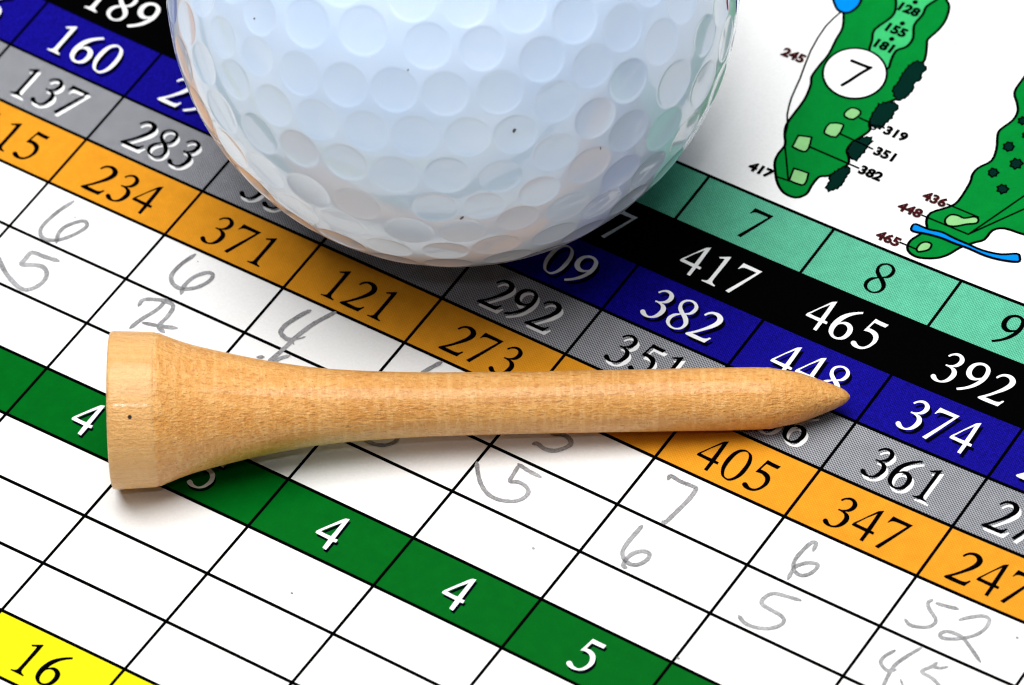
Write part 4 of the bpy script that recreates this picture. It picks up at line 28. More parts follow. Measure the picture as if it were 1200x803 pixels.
DIMPLE = [[0.503,-0.5753,0.645,1.64],[0.3441,-0.6546,0.6731,1.765],[0.4343,-0.7178,0.5442,1.723],[0.6482,-0.4633,0.6044,1.826],[0.5867,-0.6204,0.5205,1.64],[0.2231,-0.7878,0.5742,1.833],[0.5176,-0.7599,0.3933,1.706],[0.7419,-0.505,0.4411,1.702],[0.6622,-0.65,0.3729,1.687],[0.3661,-0.8374,0.4059,1.729],[0.7803,-0.3541,0.5155,1.768],[0.2028,-0.8942,0.399,1.706],[0.0247,-0.8333,0.5523,1.828],[0.5967,-0.768,0.2327,1.665],[0.7993,-0.5279,0.2872,1.656],[0.4467,-0.8605,0.2449,1.72],[0.8553,-0.3804,0.3519,1.655],[0.7176,-0.6637,0.2109,1.64],[0.2925,-0.9235,0.2481,1.673],[0.8831,-0.2264,0.4109,1.75],[0.0329,-0.9204,0.3895,1.697],[0.1162,-0.9618,0.2481,1.67],[0.5435,-0.8357,0.0792,1.699],[-0.1657,-0.8465,0.5059,1.521],[0.8856,-0.4346,0.164,1.676],[0.8106,-0.5784,0.0915,1.677],[0.6852,-0.727,0.0433,1.566],[0.9294,-0.2875,0.2315,1.716],[0.3848,-0.92,0.0745,1.775],[-0.1463,-0.9139,0.3786,1.521],[0.2228,-0.9698,0.099,1.692],[0.9541,-0.1129,0.2775,1.729],[-0.058,-0.9704,0.2345,1.682],[0.6316,-0.7701,-0.0897,1.518],[0.7693,-0.6347,-0.0722,1.558],[0.4969,-0.8641,-0.0807,1.648],[0.0463,-0.9943,0.0963,1.672],[0.8762,-0.4811,-0.0294,1.716],[0.9417,0.0419,0.3339,1.729],[0.9429,-0.3313,0.0345,1.784],[-0.3174,-0.8802,0.3528,1.58],[-0.2367,-0.9413,0.2406,1.58],[0.2406,-0.9649,-0.1051,1.813],[0.9902,-0.1095,0.0863,1.892],[0.7033,-0.6832,-0.1965,1.558],[-0.1251,-0.9891,0.0772,1.77],[0.5529,-0.8013,-0.2284,1.666],[0.3925,-0.8911,-0.2275,1.826],[0.0572,-0.9926,-0.1075,1.798],[0.9184,-0.3637,-0.1556,1.685],[0.9866,0.0947,0.1328,1.591],[0.9809,-0.177,-0.0812,1.835],[-0.4121,-0.892,0.1856,1.675],[0.1529,-0.955,-0.2541,1.775],[-0.3186,-0.9468,0.0451,1.84],[-0.1315,-0.9848,-0.1137,1.799],[0.6121,-0.7005,-0.3668,1.75],[0.8591,-0.4132,-0.3018,1.691],[0.9598,0.2442,0.1382,1.591],[-0.5344,-0.8085,0.2463,1.675],[0.4629,-0.7991,-0.3837,1.744],[0.997,0.0499,-0.0595,1.9],[0.9393,-0.2328,-0.2521,1.717],[0.7425,-0.543,-0.3922,1.754],[0.2784,-0.8776,-0.3904,1.761],[-0.0309,-0.9601,-0.2779,1.8],[0.9712,-0.0463,-0.2339,1.85],[0.9684,0.2478,-0.0268,1.73],[0.8709,-0.2707,-0.4101,1.778],[-0.4712,-0.8785,-0.0787,1.762],[0.9603,0.188,-0.206,1.755],[-0.5178,-0.4408,-0.7332,1.801],[-0.0447,0.9805,0.1914,1.829],[0.5646,0.8253,-0.0079,1.836],[0.2384,-0.8083,-0.5384,1.722],[0.9122,-0.0855,-0.4007,1.8],[-0.7431,0.328,-0.5833,1.811],[-0.6477,0.7151,0.2629,1.829],[-0.2136,-0.1762,0.9609,1.824],[0.7966,0.4466,-0.4075,1.758],[-0.3576,-0.4204,-0.8339,1.842],[-0.5338,0.2236,-0.8155,1.769],[0.9287,0.1029,-0.3563,1.797],[0.9135,0.2623,0.3111,1.821],[0.9067,0.4049,0.1185,1.707],[0.4339,0.1087,0.8944,1.77],[0.6848,0.4438,0.5781,1.844],[0.0825,0.9958,0.0395,1.845],[-0.7636,-0.5719,0.2997,1.779],[-0.9044,0.0731,-0.4204,1.755],[0.5462,-0.2025,0.8128,1.849],[-0.1848,-0.4448,-0.8763,1.755],[0.2467,0.8684,-0.4301,1.834],[-0.4599,-0.5288,0.7134,1.789],[0.0274,0.0181,0.9995,1.737],[0.6764,0.5796,-0.4544,1.783],[-0.311,-0.0558,-0.9488,1.78],[-0.4186,0.7131,0.5624,1.737],[0.4792,0.8331,0.2764,1.728],[-0.2776,0.1286,-0.952,1.729],[-0.835,0.5463,0.0657,1.829],[-0.701,0.4579,0.5467,1.806],[0.4855,0.0842,-0.8702,1.784],[0.1448,0.7906,-0.595,1.841],[0.7543,0.5128,0.41,1.75],[-0.5749,0.4563,0.6792,1.743],[-0.3065,-0.5029,0.8082,1.795],[-0.6093,0.3648,-0.7041,1.82],[0.9207,0.3563,-0.1593,1.704],[0.0909,0.499,0.8619,1.817],[0.7257,0.3948,-0.5635,1.794],[0.4318,0.8204,-0.3748,1.812],[0.1932,0.8949,0.4022,1.836],[-0.7755,0.5812,0.2467,1.836],[0.3244,0.9119,-0.2513,1.841],[0.1606,-0.1044,0.9815,1.766],[-0.4279,-0.7999,-0.4208,1.768],[-0.3369,-0.0224,0.9413,1.841],[0.6165,0.1805,-0.7664,1.746],[-0.8103,0.1373,-0.5697,1.816],[0.8789,0.4756,-0.0371,1.737],[-0.0528,0.9434,-0.3276,1.816],[0.589,0.7216,0.3639,1.782],[0.0085,0.3687,-0.9295,1.831],[-0.6662,0.7005,-0.2559,1.828],[-0.0013,-0.3878,-0.9217,1.835],[0.4587,-0.6036,-0.6521,1.788],[-0.3616,0.9116,-0.1953,1.801],[0.2428,-0.4132,0.8777,1.829],[-0.181,-0.6287,0.7563,1.738],[-0.5611,0.5992,0.571,1.816],[0.8537,0.0679,-0.5163,1.785],[-0.6161,-0.6855,0.3881,1.86],[0.1337,0.7306,0.6696,1.784],[0.5922,0.7349,-0.3305,1.801],[0.0112,0.9278,0.373,1.815],[0.04,-0.0196,-0.999,1.791],[-0.4751,-0.0933,-0.875,1.817],[0.0604,0.8435,0.5337,1.832],[0.4113,-0.3192,0.8538,1.777],[0.6186,-0.3251,-0.7153,1.746],[0.7111,0.7017,0.045,1.777],[0.4391,0.6212,-0.6491,1.809],[0.0829,-0.7796,-0.6207,1.807],[0.1747,-0.3082,-0.9351,1.844],[0.4263,0.3313,0.8417,1.771],[-0.3208,0.4991,-0.805,1.766],[-0.8015,0.4505,0.3933,1.819],[0.8132,0.5692,0.1218,1.804],[0.5569,0.2113,0.8033,1.774],[-0.8522,0.2737,-0.4459,1.801],[-0.7418,0.1226,0.6593,1.799],[0.7527,0.0211,-0.658,1.768],[-0.1895,0.8547,-0.4833,1.797],[0.3534,-0.0219,-0.9352,1.809],[-0.9816,0.0716,0.1769,1.769],[-0.6802,0.6026,0.4175,1.871],[0.7662,-0.4116,-0.4934,1.733],[0.2765,-0.6919,-0.667,1.775],[-0.9993,0.0375,0.0012,1.719],[0.2752,0.0318,0.9609,1.808],[0.5937,0.5253,-0.6095,1.82],[-0.8933,-0.0656,0.4446,1.828],[-0.0652,-0.6924,-0.7186,1.826],[-0.7004,-0.5426,0.4636,1.736],[-0.8155,-0.5174,-0.2594,1.811],[0.6151,0.7687,0.1755,1.805],[-0.3358,0.8979,0.2845,1.724],[-0.4954,0.8232,0.2773,1.766],[-0.9219,0.385,0.0444,1.803],[-0.5646,-0.8226,0.0675,1.826],[0.4792,0.2838,-0.8305,1.807],[-0.3259,0.2962,-0.8978,1.825],[0.1305,0.1561,0.9791,1.768],[-0.795,-0.0531,0.6042,1.839],[-0.511,-0.0416,0.8585,1.83],[-0.5338,0.7311,0.4249,1.808],[-0.5967,0.046,-0.8011,1.816],[0.4162,-0.7345,-0.5361,1.78],[-0.5925,-0.3746,0.7131,1.814],[-0.0683,0.1838,0.9806,1.853],[-0.5615,-0.5661,-0.6036,1.779],[0.2651,0.9613,0.075,1.838],[-0.4934,-0.2749,-0.8252,1.82],[-0.2466,-0.7235,-0.6448,1.818],[-0.956,-0.0388,-0.2909,1.798],[-0.09,-0.811,-0.5781,1.759],[-0.442,0.1303,0.8875,1.824],[-0.1087,-0.7492,0.6533,1.823],[-0.7745,0.4535,-0.4411,1.847],[0.02,0.989,-0.1469,1.845],[-0.8703,0.4784,-0.117,1.848],[-0.4609,-0.7849,0.4141,1.778],[0.633,-0.4747,-0.6115,1.811],[-0.5694,-0.6753,-0.4687,1.765],[0.6717,-0.288,0.6825,1.83],[-0.2737,0.4878,0.8289,1.772],[0.8381,0.4912,-0.2374,1.755],[-0.6759,0.2956,0.6751,1.785],[-0.3331,-0.2411,-0.9116,1.807],[0.6783,0.0976,0.7283,1.81],[0.0015,-0.6181,0.7861,1.801],[-0.3951,-0.1973,0.8972,1.843],[-0.369,0.3007,0.8794,1.777],[-0.3871,0.8418,-0.3762,1.776],[0.1992,-0.5872,0.7846,1.881],[-0.4522,0.3794,-0.8072,1.719],[0.1922,-0.1189,-0.9741,1.816],[0.3757,-0.5005,0.78,1.839],[0.208,0.9722,-0.1075,1.852],[-0.8961,-0.1765,-0.4073,1.807],[-0.9445,-0.2328,-0.2317,1.805],[0.7917,-0.1795,0.584,1.835],[0.502,0.8425,-0.1955,1.838],[-0.36,0.7635,-0.5362,1.82],[0.018,-0.208,-0.978,1.829],[0.141,0.9477,-0.2864,1.833],[-0.0312,-0.5515,-0.8336,1.824],[0.1462,0.3275,0.9335,1.718],[0.4815,-0.4576,-0.7475,1.81],[0.8338,0.2511,-0.4917,1.764],[-0.5988,-0.5276,0.6025,1.73],[0.5349,-0.4002,0.7441,1.811],[-0.4938,0.5216,-0.6958,1.805],[-0.4173,-0.8714,-0.258,1.784],[-0.829,-0.5553,-0.0658,1.822],[0.8787,0.1524,0.4523,1.753],[0.6249,0.0035,-0.7807,1.715],[0.4419,0.8905,0.1085,1.786],[0.6155,0.355,-0.7037,1.801],[0.8804,-0.0512,0.4716,1.76],[0.3957,0.5178,0.7585,1.799],[-0.0243,0.3558,0.9343,1.732],[0.6746,0.2917,0.6781,1.733],[-0.5779,0.8095,0.1035,1.837],[-0.8517,0.1155,0.5112,1.808],[-0.1953,0.6394,0.7436,1.853],[-0.7196,0.6892,0.0847,1.831],[-0.6798,-0.4318,-0.5928,1.733],[-0.8167,-0.4021,0.4139,1.797],[0.6557,0.7408,-0.1459,1.823],[-0.1237,-0.4866,0.8648,1.808],[-0.727,-0.6635,-0.1768,1.769],[-0.1166,0.0709,-0.9906,1.743],[-0.334,0.8295,0.4476,1.837],[0.2565,0.7932,0.5523,1.774],[0.8147,0.3425,0.4679,1.878],[-0.2204,-0.5912,-0.7758,1.79],[-0.0768,-0.3287,0.9413,1.795],[0.6826,-0.1016,0.7237,1.838],[0.3441,-0.2085,-0.9155,1.806],[-0.9322,0.205,-0.2983,1.751],[-0.3002,-0.9445,-0.1332,1.746],[-0.3231,-0.7766,0.5408,1.785],[-0.2636,-0.3454,0.9007,1.827],[-0.1733,0.4313,-0.8854,1.822],[-0.5365,0.2858,0.7941,1.781],[0.0347,0.1809,-0.9829,1.824],[-0.4396,-0.3645,0.8209,1.835],[0.1824,0.2835,-0.9415,1.815],[-0.4148,-0.7021,-0.5788,1.794],[0.3082,0.5447,-0.78,1.809],[-0.4961,-0.668,0.5546,1.853],[-0.7561,-0.1848,-0.6279,1.768],[-0.8836,0.2803,0.3752,1.796],[-0.2497,0.7523,0.6097,1.784],[-0.0166,0.7022,-0.7117,1.805],[-0.2967,0.9546,-0.0269,1.811],[0.5118,-0.1173,-0.851,1.83],[0.4837,-0.2901,-0.8258,1.741],[-0.1987,0.3361,0.9206,1.777],[0.3895,0.9184,-0.0691,1.826],[0.1203,-0.6439,-0.7556,1.841],[-0.1621,-0.2828,-0.9454,1.754],[-0.8025,-0.3094,-0.5102,1.797],[-0.4381,0.0959,-0.8938,1.768],[-0.6862,0.1868,-0.703,1.848],[-0.9464,-0.2747,0.1702,1.798],[0.7283,0.6238,-0.2838,1.776],[-0.9321,0.0997,0.3482,1.796],[-0.0647,0.7593,0.6475,1.815],[-0.6263,-0.1332,-0.7681,1.803],[-0.5626,-0.2104,0.7995,1.831],[-0.2361,-0.9219,-0.3071,1.846],[0.3269,0.3785,-0.866,1.803],[0.3118,0.9156,0.2539,1.814],[0.3089,-0.5524,-0.7742,1.806],[-0.977,0.2121,0.0218,1.76],[0.1317,0.6264,-0.7683,1.77],[0.5588,-0.0066,0.8292,1.799],[0.3561,0.766,-0.5352,1.779],[-0.0966,-0.8987,-0.4278,1.732],[-0.8452,-0.0581,-0.5312,1.767],[0.3259,-0.3922,-0.8602,1.815],[-0.9048,-0.4228,0.0498,1.839],[-0.1986,0.7417,-0.6407,1.824],[0.8222,-0.1219,-0.556,1.787],[0.7836,0.6138,-0.0959,1.782],[-0.5137,0.6488,-0.5614,1.825],[-0.1751,0.6091,-0.7735,1.808],[-0.5713,-0.7659,-0.2951,1.815],[-0.1024,0.9947,0.0075,1.817],[-0.1416,0.2608,-0.955,1.822],[0.5235,0.5693,0.6339,1.793],[-0.2657,-0.8333,-0.4848,1.833],[0.3009,0.2282,0.926,1.781],[0.8507,0.4431,0.2827,1.81],[0.2841,-0.2233,0.9324,1.747],[0.3417,0.1864,-0.9211,1.799],[-0.958,-0.0895,0.2723,1.796],[0.1984,0.082,-0.9767,1.822],[-0.6674,0.6107,-0.4262,1.817],[-0.9027,-0.2494,0.3505,1.798],[-0.2265,0.9629,0.1469,1.808],[0.41,-0.0951,0.9071,1.831],[-0.981,0.1032,-0.164,1.803],[-0.6917,-0.6301,-0.3529,1.739],[0.1055,-0.7207,0.6852,1.768],[-0.5361,0.7405,-0.4053,1.781],[0.1516,-0.4867,-0.8603,1.85],[0.5279,0.6878,-0.4982,1.813],[-0.3867,0.6008,0.6997,1.85],[0.7405,0.2079,-0.6391,1.802],[-0.9056,-0.3979,-0.1468,1.822],[-0.1672,0.9721,-0.1648,1.793],[0.8124,-0.542,-0.215,1.698],[-0.6669,-0.05,0.7435,1.815],[0.5504,0.4104,0.7271,1.784],[0.6275,0.6048,0.4904,1.744],[-0.4369,0.4445,0.782,1.725],[-0.6059,0.1187,0.7867,1.79],[-0.8713,-0.4284,0.2394,1.806],[-0.3916,-0.5781,-0.7159,1.816],[-0.9644,-0.2629,-0.0297,1.812],[-0.9437,0.3017,-0.1354,1.821],[0.7527,-0.2774,-0.5971,1.727],[0.1087,-0.293,0.9499,1.841],[-0.0196,0.5391,-0.842,1.826],[-0.9459,0.2532,0.2029,1.795],[-0.7493,-0.491,-0.4445,1.8],[0.1575,0.4659,-0.8707,1.834],[0.0653,-0.4683,0.8811,1.823],[-0.4816,0.8747,-0.0545,1.813],[-0.1676,0.9277,0.3335,1.773],[-0.8665,-0.3616,-0.344,1.817],[0.0058,0.6394,0.7689,1.793],[0.7912,0.0123,0.6114,1.779],[-0.3349,-0.661,0.6715,1.777],[0.8919,0.3033,-0.3355,1.764],[0.2677,0.6906,-0.6718,1.731],[-0.9889,-0.1179,0.0903,1.772],[-0.7932,0.2924,0.5341,1.789],[-0.2587,0.1565,0.9532,1.853],[0.1357,0.9648,0.2253,1.831],[-0.6361,0.7677,-0.077,1.839],[-0.8771,0.4249,0.2238,1.804],[-0.7239,-0.3809,0.5753,1.825],[0.2718,0.4329,0.8595,1.777],[-0.6404,-0.3034,-0.7056,1.746],[-0.0273,-0.1574,0.9872,1.809],[-0.8095,-0.5746,0.1203,1.818],[0.5899,-0.6192,-0.5183,1.798],[0.4715,0.4612,-0.7516,1.822],[-0.7841,0.5561,-0.2758,1.844],[-0.4127,0.9036,0.115,1.808],[-0.7354,-0.0001,-0.6776,1.841],[0.7264,0.6328,0.268,1.821],[0.3736,0.8277,0.4188,1.755],[-0.6092,-0.784,-0.1196,1.731],[-0.6797,-0.706,0.199,1.825],[-0.7133,-0.7007,0.0151,1.834],[-0.9884,-0.098,-0.1162,1.773],[-0.1435,-0.1086,-0.9837,1.754],[0.6782,-0.1545,-0.7185,1.795],[0.2162,0.6002,0.77,1.816],[0.3474,0.6708,0.6553,1.804],[-0.5236,0.8196,-0.2327,1.824],[0.0633,0.8905,-0.4506,1.754],[-0.3517,0.6414,-0.6819,1.815],[-0.7077,-0.2182,0.672,1.832],[0.0883,-0.8926,-0.4421,1.896],[-0.137,0.8564,0.4977,1.839],[-0.8236,-0.2275,0.5196,1.833],[-0.098,0.5097,0.8548,1.787],[-0.2307,0.9169,-0.3258,1.722],[0.4689,0.7146,0.5191,1.814],[-0.6444,0.5022,-0.5766,1.838],[0.784,0.1965,0.5888,1.73],[-0.155,0.0024,0.9879,1.807],[-0.0396,0.818,-0.5739,1.74],[-0.7668,0.6344,-0.0977,1.845],[-0.8738,0.39,-0.2903,1.842]]
BALLSPECK = [[[0.7147,-0.6628,0.2233],0.2,0.12,0.3],[[0.5645,-0.813,-0.1427],0.26,0.1,0.2],[[0.8981,-0.4389,0.0273],0.22,0.05,0.9],[[0.3949,-0.7874,0.4733],0.08,0.06,0],[[-0.1864,-0.8541,0.4856],0.1,0.07,0]]
BALLMARK = [[0.9513,0.2924,0.0973],[0.9241,0.3822,-0.0053]]
TEEPROF = [[-0.063,5.835],[0.188,5.848],[3.575,5.71],[4.077,5.522],[4.579,5.302],[5.771,4.832],[7.716,4.33],[10.853,3.609],[13.991,3.044],[16.187,2.762],[18.698,2.574],[20.267,2.486],[23.406,2.36],[26.545,2.323],[29.684,2.298],[37.535,2.292],[45.388,2.324],[48.53,2.292],[49.158,2.167],[50.855,1.853],[51.986,1.445],[53.244,0.974],[54.061,0.597],[54.438,0.314]]
TEE = [[0.021433,-0.045699,0.005787],[0.821916,0.565054,-0.071891],54.563]
KNOT = [0.004129,0.004059]
OFF_gray = [0.302,-0.249]
OFF_blue = [0.333,-0.243]
OFF_green = [0.224,-0.189]
CAM = [[0.2157881786878484,-0.2416966437582048,0.3215395790995527],[[0.8323180638466634,0.5488329805610481,-0.077646635746669],[0.3730051442911152,-0.6581895293714699,-0.65395237269677],[-0.4100168324918674,0.5153337781204013,-0.7525405598364521]],200.00397011019226]
ZC = [0.9029,0.2903,0.1245,-0.9534,0.1574,0.0341,-0.8603,1.8481,0.7702,-0.1885,1.2899,0.7785]

scene = bpy.context.scene
col = scene.collection
random.seed(7)

# ---------------------------------------------------------------- camera
cam_data = bpy.data.cameras.new('camera')
cam = bpy.data.objects.new('camera', cam_data)
col.objects.link(cam)
cpos, crot, clens = CAM
r0, r1, r2 = (Vector(r) for r in crot)
M = Matrix.Identity(4)
for i in range(3):
    M[i][0] = r0[i]; M[i][1] = -r1[i]; M[i][2] = -r2[i]; M[i][3] = cpos[i]
cam.matrix_world = M
cam_data.sensor_width = 36.0
cam_data.lens = clens
cam_data.clip_start = 0.01
cam_data.clip_end = 20.0
cam_data.dof.use_dof = True
cam_data.dof.focus_distance = 0.421
cam_data.dof.aperture_fstop = 60.0
scene.camera = cam

# ---------------------------------------------------------------- world and lamps
world = bpy.data.worlds.new('World')
scene.world = world
world.use_nodes = True
bg = world.node_tree.nodes['Background']
bg.inputs[0].default_value = (0.82, 0.90, 1.0, 1)
bg.inputs[1].default_value = 0.02

def area_lamp(name, loc, target, sx, sy, power, color):
    l = bpy.data.lights.new(name, 'AREA')
    l.shape = 'RECTANGLE'; l.size = sx; l.size_y = sy
    l.energy = power; l.color = color
    o = bpy.data.objects.new(name, l)
    col.objects.link(o)
    o.location = loc
    d = Vector(target) - Vector(loc)
    o.rotation_euler = d.to_track_quat('-Z', 'Y').to_euler()
    return o

TGT = (0.036, -0.02, 0.0)
area_lamp('softbox_lamp', (0.012, -0.028, 0.43), (0.015, -0.022, 0.0), 0.37, 0.37, 3.65, (1.0, 0.99, 0.97))
area_lamp('fill_lamp', (0.20, -0.24, 0.40), TGT, 0.018, 0.018, 0.16, (0.95, 0.97, 1.0))

vs = scene.view_settings
vs.view_transform = 'Standard'
vs.look = 'None'
vs.exposure = 0.0
vs.gamma = 1.0
vs.use_curve_mapping = False
scene.cycles.use_denoising = True
scene.cycles.max_bounces = 8
scene.cycles.filter_width = 1.2 if hasattr(scene.cycles, 'filter_width') else 1.2

# ---------------------------------------------------------------- helpers
def lin(r, g, b, k=1.0):
    def f(c):
        c /= 255.0
        return (c / 12.92 if c <= 0.04045 else ((c + 0.055) / 1.055) ** 2.4) * k
    return (f(r), f(g), f(b), 1.0)

EXPN = [(i, j) for i in range(6) for j in range(6) if 2 <= i + j <= 4]
def card_z(x, y):
    """height of the slightly wavy card (metres)"""
    x = min(max(x, -0.03), 0.10); y = min(max(y, -0.07), 0.03)
    a = (x - 0.0335) / 0.05; b = (y + 0.030) / 0.05
    return sum(c * a ** i * b ** j for c, (i, j) in zip(ZC, EXPN)) * 1e-3

def link(name, me, mat=None, parent=None, loc=None, smooth=False):
    o = bpy.data.objects.new(name, me)
    col.objects.link(o)
    if mat: me.materials.append(mat)
    if parent: o.parent = parent
    if loc is not None: o.location = loc
    if smooth:
        me.polygons.foreach_set('use_smooth', [True] * len(me.polygons))
    return o

def node_mat(name):
    m = bpy.data.materials.new(name); m.use_nodes = True
    nt = m.node_tree
    return m, nt, nt.nodes['Principled BSDF']

def N(nt, t, **kw):
    n = nt.nodes.new(t)
    for k, v in kw.items(): setattr(n, k, v)
    return n

def mth(nt, op, a, b=None, c=None, clamp=False):
    n = nt.nodes.new('ShaderNodeMath'); n.operation = op; n.use_clamp = clamp
    for i, v in enumerate((a, b, c)):
        if v is None: continue
        if isinstance(v, (int, float)): n.inputs[i].default_value = v
        else: nt.links.new(v, n.inputs[i])
    return n.outputs[0]

def mixc(nt, fac, a, b, mode='MIX'):
    n = nt.nodes.new('ShaderNodeMix'); n.data_type = 'RGBA'; n.blend_type = mode
    for sock, v in ((n.inputs[0], fac), (n.inputs[6], a), (n.inputs[7], b)):
        if isinstance(v, (int, float)): sock.default_value = v
        elif isinstance(v, tuple): sock.default_value = v
        else: nt.links.new(v, sock)
    return n.outputs[2]

def noise(nt, vec, scale, detail=3.0, rough=0.6):
    n = nt.nodes.new('ShaderNodeTexNoise')
    n.inputs['Scale'].default_value = scale
    n.inputs['Detail'].default_value = detail
    n.inputs['Roughness'].default_value = rough
    nt.links.new(vec, n.inputs['Vector'])
    return n.outputs['Fac']

def ramp(nt, fac, lo, hi, a=0.0, b=1.0):
    n = nt.nodes.new('ShaderNodeMapRange')
    nt.links.new(fac, n.inputs[0])
    n.inputs[1].default_value = lo; n.inputs[2].default_value = hi
    n.inputs[3].default_value = a; n.inputs[4].default_value = b
    n.clamp = True
    return n.outputs[0]

# ---------------------------------------------------------------- materials
def ink_mat(name, base, screen=None, speck=0.0, rough=0.45, spec=0.02):
    """printing ink: flat colour + halftone screen + fine mottling"""
    m, nt, p = node_mat(name)
    tc = N(nt, 'ShaderNodeTexCoord').outputs['Object']
    colr = base
    if screen:
        dark, light, period, lo, hi = screen
        mp = N(nt, 'ShaderNodeMapping'); nt.links.new(tc, mp.inputs[0])
        mp.inputs['Rotation'].default_value = (0, 0, math.radians(38))
        k = 2 * math.pi / (period * 1e-3)
        mp.inputs['Scale'].default_value = (k, k, k)
        sp = N(nt, 'ShaderNodeSeparateXYZ'); nt.links.new(mp.outputs[0], sp.inputs[0])
        v = mth(nt, 'ADD', mth(nt, 'SINE', sp.outputs[0]), mth(nt, 'SINE', sp.outputs[1]))
        colr = mixc(nt, ramp(nt, v, lo, hi), dark, light)
    n1 = noise(nt, tc, 900.0, 4.0)
    n2 = noise(nt, tc, 7000.0, 2.0)
    f = mth(nt, 'MULTIPLY', ramp(nt, n1, 0.3, 0.7, 0.93, 1.07), ramp(nt, n2, 0.3, 0.7, 1 - speck, 1 + speck))
    vm = N(nt, 'ShaderNodeVectorMath', operation='SCALE')
    if isinstance(colr, tuple): vm.inputs[0].default_value = colr[:3]
    else: nt.links.new(colr, vm.inputs[0])
    nt.links.new(f, vm.inputs['Scale'])
    nt.links.new(vm.outputs[0], p.inputs['Base Color'])
    p.inputs['Roughness'].default_value = rough
    p.inputs['Specular IOR Level'].default_value = spec
    bp = N(nt, 'ShaderNodeBump'); bp.inputs['Strength'].default_value = 0.06; bp.inputs['Distance'].default_value = 0.00005
    nt.links.new(n2, bp.inputs['Height']); nt.links.new(bp.outputs[0], p.inputs['Normal'])
    return m

K = 0.68
paper_mat, nt, p = node_mat('card_stock')
tc = N(nt, 'ShaderNodeTexCoord').outputs['Object']
nf = noise(nt, tc, 4200.0, 5.0, 0.7)
nb = noise(nt, tc, 130.0, 3.0)
cc = mixc(nt, ramp(nt, nf, 0.35, 0.7), (0.80, 0.80, 0.795, 1), (0.86, 0.86, 0.86, 1))
sm = mth(nt, 'MULTIPLY', ramp(nt, nb, 0.60, 0.78), 0.35)
cc = mixc(nt, sm, cc, (0.83, 0.825, 0.80, 1))
nsm = noise(nt, tc, 420.0, 6.0, 0.75)
cc = mixc(nt, mth(nt, 'MULTIPLY', ramp(nt, nsm, 0.70, 0.80), 0.22), cc, (0.52, 0.52, 0.54, 1))
nt.links.new(cc, p.inputs['Base Color'])
p.inputs['Roughness'].default_value = 0.55
p.inputs['Specular IOR Level'].default_value = 0.18
bp = N(nt, 'ShaderNodeBump'); bp.inputs['Strength'].default_value = 0.12; bp.inputs['Distance'].default_value = 0.00006
nt.links.new(nf, bp.inputs['Height']); nt.links.new(bp.outputs[0], p.inputs['Normal'])

black_mat = ink_mat('black_ink', (0.0008, 0.0008, 0.0010, 1), spec=0.0, rough=0.6)
white_mat = ink_mat('unprinted_white', (0.80, 0.80, 0.81, 1), spec=0.15)
teal_mat = ink_mat('teal_ink', None or lin(100, 185, 155, K), screen=(lin(70, 172, 138, K), lin(122, 220, 182, K), 0.16, -0.9, 0.9), speck=0.12)
blue_mat = ink_mat('blue_ink', None or lin(18, 12, 138, K), screen=(lin(7, 4, 124, K), lin(28, 19, 164, K), 0.15, -1.0, 1.3), speck=0.45)
gray_mat = ink_mat('grey_ink', None or lin(150, 152, 158, K), screen=(lin(82, 85, 94, K), lin(190, 192, 198, K), 0.165, -0.7, 0.7), speck=0.06)
orange_mat = ink_mat('orange_ink', None or lin(252, 172, 48, K), screen=(lin(243, 156, 32, K), lin(252, 174, 50, K), 0.17, -0.8, 0.8), speck=0.04)
green_mat = ink_mat('green_ink', lin(0, 112, 30, K*0.9), speck=0.05)
yellow_mat = ink_mat('yellow_ink', lin(255, 248, 28, K), speck=0.02)
fair_mat = ink_mat('fairway_green_ink', lin(2, 142, 54, K), speck=0.05)
strip_mat = ink_mat('strip_green_ink', lin(66, 205, 122, K), speck=0.05)
pale_mat = ink_mat('pale_green_ink', lin(156, 222, 146, K), speck=0.04)
tree_mat = ink_mat('dark_tree_ink', lin(0, 42, 34, K), speck=0.06)
water_mat = ink_mat('water_blue_ink', lin(0, 150, 255, K), speck=0.03)
maroon_mat = ink_mat('maroon_ink', lin(70, 20, 22, K))
shadow_mat = ink_mat('shadow_ink', (0.001, 0.001, 0.004, 1), spec=0.0)

def pencil_material():
    m, nt, p = node_mat('pencil_graphite')
    tc = N(nt, 'ShaderNodeTexCoord').outputs['Object']
    n1 = noise(nt, tc, 6500.0, 3.0, 0.7)
    n2 = noise(nt, tc, 350.0, 3.0)
    f = mth(nt, 'ADD', mth(nt, 'MULTIPLY', n1, 0.65), mth(nt, 'MULTIPLY', n2, 0.60))
    c = mixc(nt, ramp(nt, f, 0.42, 0.80), (0.07, 0.07, 0.075, 1), (0.40, 0.40, 0.42, 1))
    nt.links.new(c, p.inputs['Base Color'])
    p.inputs['Roughness'].default_value = 0.5
    return m
pencil_mat = pencil_material()

# ---------------------------------------------------------------- the table under the card
def table():
    me = bpy.data.meshes.new('tabletop')
    s = 0.6
    me.from_pydata([(-s, -s, -0.0045), (s, -s, -0.0045), (s, s, -0.0045), (-s, s, -0.0045)], [], [(0, 1, 2, 3)])
    m, nt, p = node_mat('tabletop_grey')
    tc = N(nt, 'ShaderNodeTexCoord').outputs['Object']
    n = noise(nt, tc, 40.0, 5.0)
    nt.links.new(mixc(nt, n, (0.30, 0.30, 0.31, 1), (0.40, 0.40, 0.41, 1)), p.inputs['Base Color'])
    p.inputs['Roughness'].default_value = 0.5
    o = link('tabletop', me, m)
    o['kind'] = 'structure'
table()

# ---------------------------------------------------------------- the scorecard
card = bpy.data.objects.new('scorecard', None)
col.objects.link(card)
card['label'] = 'printed white scorecard with coloured rows and pencilled scores lying under ball and tee'
card['category'] = 'scorecard'

